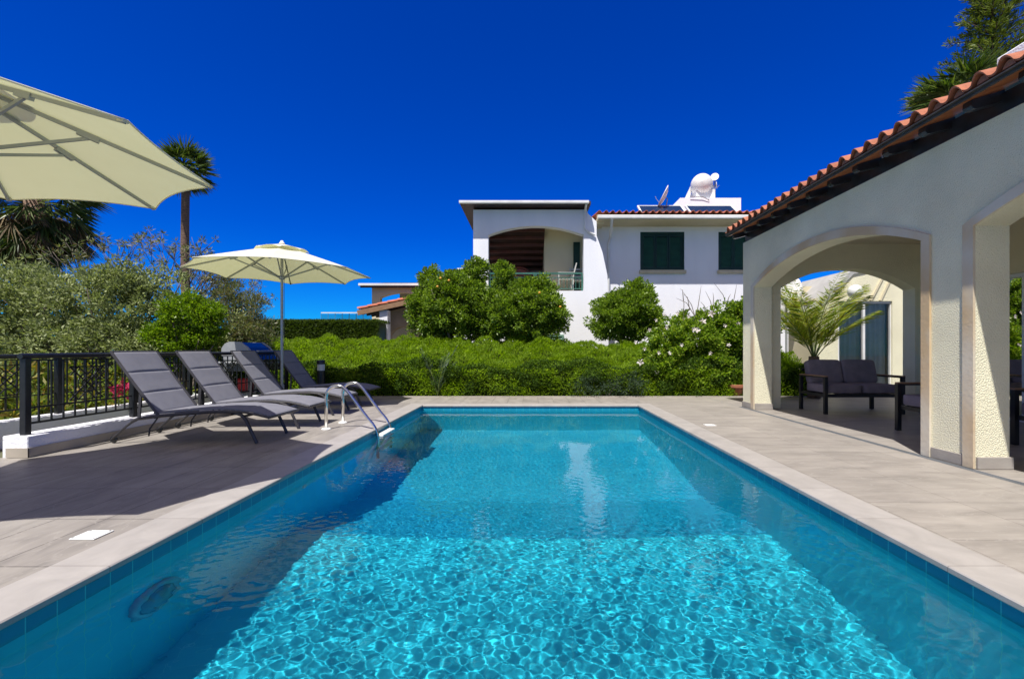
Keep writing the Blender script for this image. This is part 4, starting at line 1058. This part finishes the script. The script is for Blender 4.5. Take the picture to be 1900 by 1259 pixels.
D = np.stack([rng.normal(size=n) * .45, -.35 - .5 * lowm + rng.normal(size=n) * .35, .9 - .45 * lowm + rng.normal(size=n) * .25], -1)
cl = .5 + .5 * np.sin(x * 7 + 3 * np.sin(y * 5)) * np.sin(y * 9 + 2 * np.sin(x * 4))
D[:, :2] += .5 * np.stack([np.sin(x * 9 + y * 3), np.sin(y * 11 - x * 4)], -1)
leaves("foliage", np.stack([x, y, z], -1), D, .075 * rng.uniform(.6, 1.3, n) * (.6 + .7 * cl), .020 * rng.uniform(.7, 1.3, n), G_HEDGE, t, rng=rng)
n = 60000   # lower vertical face, denser, leaf colour darkened for its self-shade
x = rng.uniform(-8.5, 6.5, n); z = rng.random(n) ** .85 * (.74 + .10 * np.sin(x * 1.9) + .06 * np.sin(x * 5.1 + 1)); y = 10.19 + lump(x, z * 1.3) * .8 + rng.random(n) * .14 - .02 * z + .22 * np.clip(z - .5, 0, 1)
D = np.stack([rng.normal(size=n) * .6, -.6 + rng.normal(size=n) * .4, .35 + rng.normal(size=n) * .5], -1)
leaves("foliage", np.stack([x, y, z], -1), D, .05 * rng.uniform(.6, 1.3, n), .026, leafmat("lower_hedge_leaf_shaded", [(.03, .065, .006), (.055, .11, .008), (.085, .15, .012)], .85, .3), t, rng=rng)

shrub("germander_bush", "low blue green bush at the foot of the bank near the flowering hedge", "bush",
      [(PX(1100, 10.2), 10.25, .22, .75, .25, .28), (PX(1165, 10.2), 10.2, .25, .55, .28, .33)], 9000, .10, .035, .016, G_BLUE, bark_grey, 5, trunks=1, tr=.012)

# citrus trees ----------------------------------------------------------
def citrus(px0, px1, pyt, pyb, Y, seed, label, n, extra=(), fruit=0):
    cx = PX((px0 + px1) / 2, Y); rx = (px1 - px0) / 2 * Y / F; zc_ = PZ((pyt + pyb) / 2, Y); rz = (pyb - pyt) / 2 * Y / F
    ells = [(cx, Y, zc_, rx * .97, rx * .85, rz * .95), (cx - rx * .5, Y - .1, zc_ - rz * .25, rx * .52, rx * .5, rz * .62), (cx + rx * .5, Y - .1, zc_ - rz * .2, rx * .52, rx * .5, rz * .62), (cx + rx * .1, Y, zc_ + rz * .45, rx * .55, rx * .5, rz * .5)]
    ells += [(PX(a, Y), Y, PZ(b, Y), r, r, r * c) for a, b, r, c in extra]
    t, P = shrub("citrus_tree", label, "citrus tree", ells, n, .16, .082, .045, G_CITRUS, bark_grey, seed, "rounded citrus trees in front of the white villa", trunks=3, base=(cx, Y, .9), tr=.045, inner=.35)
    rr = random.Random(seed)
    for k in range(fruit):
        p = P[rr.randrange(len(P))]
        if p[1] > Y - .3: p = (p[0], Y - rx * .8, p[2])
        MB().superbox((p[0], p[1] - .02, p[2]), .07, .07, .07, e=1, n=12).build("fruit", FL_ORANGE, t, True)
citrus(762, 925, 496, 640, 13.0, 21, "large rounded citrus tree left of the balcony, beside the tiled pergola", 70000, [(800, 520, .3, 1.2), (885, 505, .33, 1.1), (925, 570, .4, 1.2), (918, 610, .35, .8)], 3)
citrus(888, 1056, 512, 642, 12.9, 22, "large rounded citrus tree directly below the balcony railing", 64000, [(930, 512, .3, 1.3), (1000, 540, .4, 1.0), (1020, 575, .4, 1.0)], 2)
citrus(1096, 1232, 528, 638, 13.0, 23, "compact rounded citrus tree below the left shuttered window", 44000, [(1185, 542, .4, .8)], 0)

# flowering hibiscus hedge ----------------------------------------------
hb_e = [(PX(1240, 10.6), 10.7, 1.0, .55, .5, .75), (PX(1300, 10.6), 10.8, 1.15, .75, .6, .95), (PX(1370, 10.6), 10.9, 1.25, .8, .6, .95), (5.35, 11.2, 1.1, .8, .45, 1.0), (PX(1235, 10.4), 10.5, .55, .4, .4, .5), (PX(1330, 10.4), 10.5, .5, .8, .4, .55), (PX(1395, 10.5), 10.8, 2.0, .35, .3, .3)]
t, HP = shrub("hibiscus_hedge", "tall loose hibiscus hedge with pale pink flowers left of the first arcade pier", "hedge", hb_e, 62000, .15, .07, .048,
              leafmat("hibiscus_leaf", [(.05, .11, .01), (.12, .21, .014), (.22, .33, .03), (.30, .38, .05)], .35, .35), bark_grey, 31, trunks=5, base=(4.2, 10.9, 0), tr=.02, inner=.4)
spots = [(1180, 635), (1188, 671), (1237, 607), (1233, 583), (1217, 594), (1257, 581), (1278, 587), (1304, 596), (1320, 582), (1287, 610), (1219, 690), (1196, 647), (1293, 612), (1222, 654), (1345, 604), (1352, 640), (1265, 640), (1318, 655), (1242, 655), (1205, 612), (1370, 600)]
rr = random.Random(7); rg = np.random.default_rng(9)
for i, (a, b) in enumerate(spots):
    Y = 10.12 + .1 * rr.random(); c = np.array([PX(a, Y), Y, PZ(b, Y)]); ax = unit(np.array([rr.uniform(-.5, .3), -1, rr.uniform(-.1, .5)])); u = unit(np.cross(ax, [0, 0, 1])); v = np.cross(ax, u)
    k = np.arange(5) * 2 * np.pi / 5 + rr.random() * 3; s_ = (.6 if i not in (1, 7, 8, 12) else 1.0)
    leaves("flower", np.repeat(c[None], 5, 0), ax * .35 + u * np.cos(k)[:, None] + v * np.sin(k)[:, None], .095 * s_, .065 * s_, FL_WHITE, t, rng=rg)
mb = MB()     # bare twigs above the hedge
for a, b, c_, d in ((1295, 590, 1268, 542), (1268, 542, 1262, 536), (1290, 585, 1301, 530), (1325, 580, 1309, 540), (1355, 570, 1325, 525), (1356, 570, 1367, 528), (1268, 590, 1267, 540), (1345, 560, 1356, 545), (1322, 565, 1323, 543), (1280, 560, 1268, 545), (1290, 572, 1255, 553), (1310, 575, 1300, 560)):
    Y = 10.8; p, q = Vector((PX(a, Y), Y, PZ(b, Y))), Vector((PX(c_, Y), Y, PZ(d, Y))); mb.tube([p + Vector((0, 0, -.2)), p.lerp(q, .5) + Vector((.02, 0, .01)), q], [.010, .008, .003], 5)
mb.build("bare_twig", bark_grey, t)

# young palm in front of bank
def palm_from_fronds(t, specs, rng, m, rachis_m, lw=.022, tube_r=.012, nl=34, name="frond"):
    for (b, az, el, ln, dr, ll, hg) in specs:
        pts, P, D, LL = frond(rng, b, az, el, ln, dr, nl, ll, hang=hg)
        fr = MB().tube(pts, [tube_r * (1 - .8 * i / 13) for i in range(14)], 5).build(name, rachis_m, t, True)
        leaves("leaflet", P, D, LL, lw, m, fr, rng=rng, fold=.1)
green_stem = mat("green_stem", (.16, .20, .05), .5, (.10, .14, .03), 6)
rng = np.random.default_rng(41)
b0 = (PX(812, 10.15), 10.12, .02)
t = thing("young_date_palm", b0, "young feathery date palm sprouting at the foot of the bank hedge", "palm")
palm_from_fronds(t, [(b0, a, e, l, .35, .22, .1) for a, e, l in ((2.7, 1.32, 1.15), (.3, 1.35, 1.2), (3.6, 1.38, .95), (-.5, 1.42, 1.0), (1.2, 1.45, .9), (2.2, 1.2, .9), (.6, 1.2, .85))], rng, G_BLUE, green_stem, .014, .010, 22)
# areca-like palm beyond the arch
b0 = (6.16, 9.9, .80)
t = thing("feather_palm", (6.16, 9.9, 0), "feather palm with arching yellow green fronds behind the sofa", "palm")
MB().tube([(6.16, 9.9, 0), (6.17, 9.9, .45), (6.16, 9.9, .90)], [.13, .12, .10], 10).build("trunk", palm_bark, t, True)
specs = []
for k, (az, el, ln) in enumerate(((3.05, 1.20, 1.65), (2.6, 1.38, 1.9), (.1, 1.22, 1.8), (.5, 1.35, 1.85), (-.3, 1.02, 1.45), (3.5, 1.05, 1.5), (-1.7, 1.38, 1.5), (-2.4, 1.2, 1.5), (-.9, 1.22, 1.5), (1.6, 1.46, 1.9), (3.3, 1.36, 1.85), (2.0, 1.2, 1.6), (1.0, 1.2, 1.6), (2.9, 1.46, 1.9), (.3, 1.48, 1.95), (-.1, 1.3, 1.75), (3.9, 1.25, 1.6))):
    specs.append((b0, az, el, ln * 1.12, .62, .50, .8))
palm_from_fronds(t, specs, rng, G_PALM, green_stem, .018, .013, 64)

# far hedge
t = thing("far_hedge", (-7, 15.2, 0), "darker boxy clipped hedge farther back on the left, beside the white pillar", "hedge")
hx0, hx1, hz = PX(440, 15), PX(702, 15), PZ(594, 15)
MB().box(hx0, 15.08, 0, hx1 - .08, 16.3, hz - .07).build("inner_mass", G_DARK, t)
rng = np.random.default_rng(51); n = 26000
x = rng.uniform(hx0, hx1, n); top = rng.random(n) < .45
y = np.where(top, rng.uniform(15, 16.3, n), 15 + rng.random(n) * .12); z = np.where(top, hz - rng.random(n) * .08, rng.uniform(1.2, hz, n))
D = np.stack([rng.normal(size=n) * .5, -.5 * ~top + rng.normal(size=n) * .3, .7 * top + .3 + rng.normal(size=n) * .3], -1)
leaves("foliage", np.stack([x, y, z], -1), D, .08, .03, leafmat("far_hedge_leaf", [(.035, .065, .01), (.06, .10, .015), (.09, .13, .02)], .5, .3), t, rng=rng)

# left garden ------------------------------------------------------------
shrub("grey_shrub", "large grey green shrub mass behind the railing on the left", "shrub",
      [(PX(60, 9.5), 9.5, 1.75, 1.5, .9, .95), (PX(190, 9.3), 9.3, 1.85, 1.3, .9, .95), (PX(-60, 9), 9, 1.6, 1.2, .9, 1.1), (PX(290, 9.6), 9.6, 1.9, 1.1, .9, .9), (PX(120, 9.0), 9.0, 1.0, 2.2, .8, .75), (PX(260, 9.2), 9.2, 1.05, 1.6, .8, .75), (PX(360, 9.8), 9.9, 1.2, 1.2, .7, 1.0), (PX(215, 9.4), 9.4, 2.35, .7, .6, .5), (PX(40, 9.4), 9.6, 2.3, .8, .6, .5)],
      62000, .19, .078, .036, G_GREY, bark_grey, 61, trunks=9, base=(PX(200, 9.4), 9.5, -.1), inner=.5, k_per=11, flat=.6)
shrub("bright_shrub", "bright green leafy shrub in front of the grey one, left of the parasol", "shrub",
      [(-6.70, 8.8, 1.80, .44, .36, .36), (-6.30, 8.85, 1.68, .34, .3, .34), (-7.17, 8.75, 1.32, .30, .28, .27), (-6.78, 8.8, 1.2, .40, .3, .34), (-6.95, 8.8, .85, .4, .3, .3), (-6.35, 8.9, 1.3, .3, .3, .3)],
      17000, .11, .06, .032, G_BRIGHT, bark_grey, 62, trunks=3, base=(PX(345, 8.9), 8.8, -.1), inner=.35)
shrub("oleander", "loose twiggy oleander bush directly left of the parasol pole", "shrub",
      [(PX(445, 10.3), 10.4, 1.9, .6, .5, .75), (PX(420, 10.3), 10.5, 1.5, .6, .5, .9), (PX(475, 10.3), 10.2, 1.3, .5, .5, .8), (PX(410, 10.3), 10.5, 2.2, .5, .4, .5)],
      17000, .14, .075, .018, G_OLEA, bark_grey, 63, trunks=7, base=(PX(445, 10.3), 10.4, -.1), inner=.3, tr=.02)
shrub("dark_thicket", "dark evergreen thicket closing the view behind the barbecue", "shrub",
      [(PX(400, 11), 11, .7, 1.6, .6, .95), (PX(250, 11.5), 11.5, .9, 2.4, .6, 1.1), (PX(60, 11.5), 11.5, 1.0, 2.6, .6, 1.2), (PX(-150, 11.5), 11.5, 1.0, 2.6, .6, 1.5)],
      34000, .24, .09, .04, G_DARK, bark_grey, 64, trunks=4, base=(PX(300, 11.2), 11.3, -.1), inner=.3)

def branchy(name, label, base, h, spread, seed, m, n0=5, depth=4, ros=16, ll=.11, lw=.022, lean=(0, 0), r0=.05):
    rnd = random.Random(seed); rg = np.random.default_rng(seed); t = thing(name, base, label, "small tree")
    mb = MB(); tips = []
    def grow(p, d, ln, r, k):
        q = p + d * ln; mid = p.lerp(q, .5) + Vector((rnd.uniform(-1, 1), rnd.uniform(-1, 1), 0)) * ln * .08
        mb.tube([p, mid, q], [r, r * .85, r * .7], 5)
        if k == 0: tips.append(q); return
        for _ in range(rnd.choice((2, 2, 3))):
            nd = (d + Vector((rnd.uniform(-1, 1) * spread, rnd.uniform(-1, 1) * spread * .6, rnd.uniform(-.1, .45)))).normalized()
            grow(q, nd, ln * rnd.uniform(.65, .95), r * .66, k - 1)
    for i in range(n0):
        a = rnd.uniform(0, 6.28); grow(Vector(base), Vector((math.cos(a) * .45 + lean[0], math.sin(a) * .3, 1.0)).normalized(), h / (depth + .6) * rnd.uniform(.85, 1.2), r0, depth)
    mb.build("trunk", bark_grey, t, True, recalc=False)
    P = []; D = []
    for q in tips:
        if rnd.random() < .12: continue
        k = ros; d = unit(rg.normal(size=(k, 3)) + np.array([0, 0, .4])); P.append(np.repeat(np.array(q)[None], k, 0) + d * .02); D.append(d)
    P = np.concatenate(P); D = np.concatenate(D)
    leaves("foliage", P, D, ll * rg.uniform(.7, 1.2, len(P)), lw, m, t, rng=rg)
    return t
branchy("frangipani_tree", "sparse branching tree with leaf rosettes against the sky, in front of the tall palm trunk", (PX(290, 10.6), 10.6, .6), 3.5, .8, 72, G_OLEA, 4, 4, 16, r0=.03)
branchy("frangipani_tree", "sparse branching tree with leaf rosettes between the dark palm and the tall palm", (PX(215, 10.8), 10.8, .6), 3.3, .9, 73, G_OLEA, 3, 4, 14, r0=.028)
branchy("frangipani_tree", "thin twiggy rosette tree just right of the tall palm trunk", (PX(385, 10.6), 10.6, .6), 2.9, .6, 76, G_OLEA, 4, 4, 7, r0=.022)
branchy("frangipani_tree", "rosette tree against the trunk of the dark palm at the left edge", (PX(70, 10.2), 10.2, .6), 3.1, .7, 75, G_GREY, 3, 4, 16, .14, .03, r0=.03)

# dark palm with dead skirt at left
rng = np.random.default_rng(81)
bp_ = (PX(62, 11.6), 11.6, 0)
t = thing("skirted_palm", bp_, "dark shaggy palm with hanging dead skirt under the near parasol", "palm")
MB().tube([(bp_[0], bp_[1], 0), (bp_[0] + .05, bp_[1], 2.2), (bp_[0], bp_[1], 4.85)], [.30, .24, .2], 12).build("trunk", palm_bark, t, True)
c0 = np.array([bp_[0], bp_[1], 4.75]); LP = []; LD = []; LL = []; SP = []; SD = []; SL = []; mbp = MB()
for k in range(130):
    az = rng.uniform(0, 6.28); el = rng.uniform(-1.15, .8); c, P, D, L = fan_leaf(rng, c0 + np.array([0, 0, .3 * el]), az, el, rng.uniform(.6, 1.0), rng.uniform(.6, .85), 22, 2.4, 1.3)
    mbp.tube([tuple(c0), tuple((c0 + c) / 2 + np.array([0, 0, .04])), tuple(c)], .012, 4); LP.append(P); LD.append(D); LL.append(L)
for k in range(150):
    az = rng.uniform(0, 6.28); c, P, D, L = fan_leaf(rng, c0 + np.array([0, 0, -.15]), az, rng.uniform(-1.3, -.25), rng.uniform(.35, 1.1), rng.uniform(.5, .85), 18, 1.6, 1.4)
    SP.append(P); SD.append(D); SL.append(L)
leaves("crown", np.concatenate(LP), np.concatenate(LD), np.concatenate(LL), .05, G_FAN, t, rng=rng)
leaves("dead_skirt", np.concatenate(SP), np.concatenate(SD), np.concatenate(SL), .03, G_SKIRT, t, rng=rng)
mbp.build("leaf_stalks", green_stem, t)

def fan_palm(base, top, r0, r1, nf, rad, pet, seed, label, name="fan_palm", el0=-.5, el1=1.3, lw=.05, skirt=0, m=G_FAN):
    rng = np.random.default_rng(seed); t = thing(name, base, label, "palm")
    b, tp = Vector(base), Vector(top); pts = [b.lerp(tp, k / 8) + Vector((.03 * math.sin(k), 0, 0)) for k in range(9)]
    MB().tube(pts, [r0 + (r1 - r0) * min(1, k / 6) + (.03 if k == 8 else 0) for k in range(9)], 14).build("trunk", palm_bark, t, True)
    LP = []; LD = []; LL = []; mbp = MB(); c0 = np.array(top)
    for k in range(nf):
        az = k * 2.4 + rng.uniform(-.3, .3); el = el0 + (el1 - el0) * rng.random(); c, P, D, L = fan_leaf(rng, c0, az, el, pet * rng.uniform(.7, 1.2), rad * rng.uniform(.8, 1.1), 26, 2.7, .35)
        mbp.tube([tuple(c0), tuple((c0 + c) / 2 + np.array([0, 0, .04])), tuple(c)], .014, 4); LP.append(P); LD.append(D); LL.append(L)
    leaves("crown", np.concatenate(LP), np.concatenate(LD), np.concatenate(LL), lw, m, t, rng=rng); mbp.build("leaf_stalks", green_stem, t)
    if skirt:
        LP = []; LD = []; LL = []
        for k in range(skirt):
            c, P, D, L = fan_leaf(rng, c0 - np.array([0, 0, .15]), k * 2.4, rng.uniform(-1.3, -.8), pet * .7, rad * .7, 14, 1.2, 1); LP.append(P); LD.append(D); LL.append(L)
        leaves("dead_skirt", np.concatenate(LP), np.concatenate(LD), np.concatenate(LL), lw * .7, G_SKIRT, t, rng=rng)
    return t
YT = 22
fan_palm((PX(346, YT), YT, 0), (PX(343, YT), YT, PZ(318, YT)), .22, .17, 46, .85, .72, 91, "tall slender fan palm standing alone behind the near parasol tip", el0=-.7, lw=.07)
fan_palm((PX(1765, 13), 13.4, 0), (PX(1775, 13), 13, PZ(190, 13)), .2, .17, 26, .85, .6, 92, "fan palm showing above the tiled roof of the arcade villa", el0=-.3, el1=1.4, lw=.06)
fan_palm((PX(1722, 13.5), 13.9, 0), (PX(1728, 13.5), 13.5, PZ(205, 13.5)), .16, .14, 16, .55, .35, 93, "smaller fan palm low over the tiled roof, left of the larger one", el0=-.2, el1=1.4, lw=.05, m=G_GREY)

# conifer at the top right
rng = np.random.default_rng(95); Yc = 17.0
cb = (PX(1838, Yc), Yc, 0); t = thing("norfolk_pine", cb, "tall layered conifer rising behind the villa roof at the top right", "conifer")
ztp = PZ(-40, Yc)
MB().tube([cb, (cb[0] + .1, Yc, ztp * .6), (cb[0] + .05, Yc, ztp)], [.30, .17, .05], 10).build("trunk", bark_brown, t, True)
mb = MB(); P = []; D = []
for k in range(16):
    z = PZ(175, Yc) + (ztp - PZ(175, Yc)) * (k / 16) ** .95; ln0 = 1.55 * (1 - .5 * k / 16)
    for j in range(6):
        az = k * .7 + j * 1.047 + rng.uniform(-.2, .2); ln = ln0 * rng.uniform(.55, 1.15); h = np.array([math.cos(az), math.sin(az), 0]); p0 = np.array([cb[0] + .05, Yc, z])
        p1 = p0 + h * ln * .5 + np.array([0, 0, -.05]); p2 = p0 + h * ln + np.array([0, 0, .10]); mb.tube([tuple(p0), tuple(p1), tuple(p2)], [.03, .02, .006], 5)
        nn = 120; u = rng.random(nn) ** .6; q = np.where(u[:, None] < .5, p0 + (p1 - p0) * u[:, None] * 2, p1 + (p2 - p1) * (u[:, None] - .5) * 2)
        s_ = np.array([-h[1], h[0], 0]); off = rng.normal(size=nn)[:, None] * s_ * .16 * (1.2 - u[:, None] * .8) + rng.normal(size=(nn, 3)) * .04
        P.append(q + off); D.append(h * .5 + np.sign((off @ s_))[:, None] * s_ * .6 + np.array([0, 0, .5]) + rng.normal(size=(nn, 3)) * .3)
mb.build("branches", bark_brown, t, True)
P = np.concatenate(P); D = np.concatenate(D); leaves("foliage", P, D, .20, .035, G_PINE, t, rng=rng)

# planter strip plants beyond the railing
rng = np.random.default_rng(97); LP = []; LD = []
for k in range(900):
    c = np.array([rng.uniform(-9.5, -6.45), rng.uniform(3.8, 9.4), 0]); hmax = .25 + .62 * min(1, (-6.45 - c[0]) / 1.2) * rng.uniform(.6, 1.1); c[2] = rng.uniform(.12, hmax)
    m_ = 16; d = unit(rng.normal(size=(m_, 3)) + np.array([.25, -.25, .6])); LP.append(np.repeat(c[None], m_, 0)); LD.append(d)
P = np.concatenate(LP); D = np.concatenate(LD)
ob = leaves("ground_cover", P, D, .16 * rng.uniform(.6, 1.3, len(P)), .04, G_SUCC, rng=rng); tag(ob, "yellow green leafy ground cover growing behind the black railing", "ground cover", kind="stuff")
mb = MB(); mb.box(-12, 3.2, -.11, -6.41, 10.1, .12); tag(mb.build("planting_bed", soil), kind="structure")
for (px_, py_, Y, lb) in ((220, 722, 6.9, "cluster of magenta flowers behind the railing, left of the nearest lounger back"), (240, 720, 7.0, "cluster of magenta flowers right against the nearest lounger back")):
    c = np.array([PX(px_, Y), Y, PZ(py_, Y)]); t = thing("bougainvillea_spray", (c[0], c[1], .1), lb, "flowering plant")
    q = c + rng.normal(size=(60, 3)) * .05; leaves("flower", q, rng.normal(size=(60, 3)) + np.array([0, -.5, .3]), .06, .05, FL_PINK, t, rng=rng)
    MB().tube([(c[0], c[1], .1), tuple(c)], .01, 5).build("stem", green_stem, t)
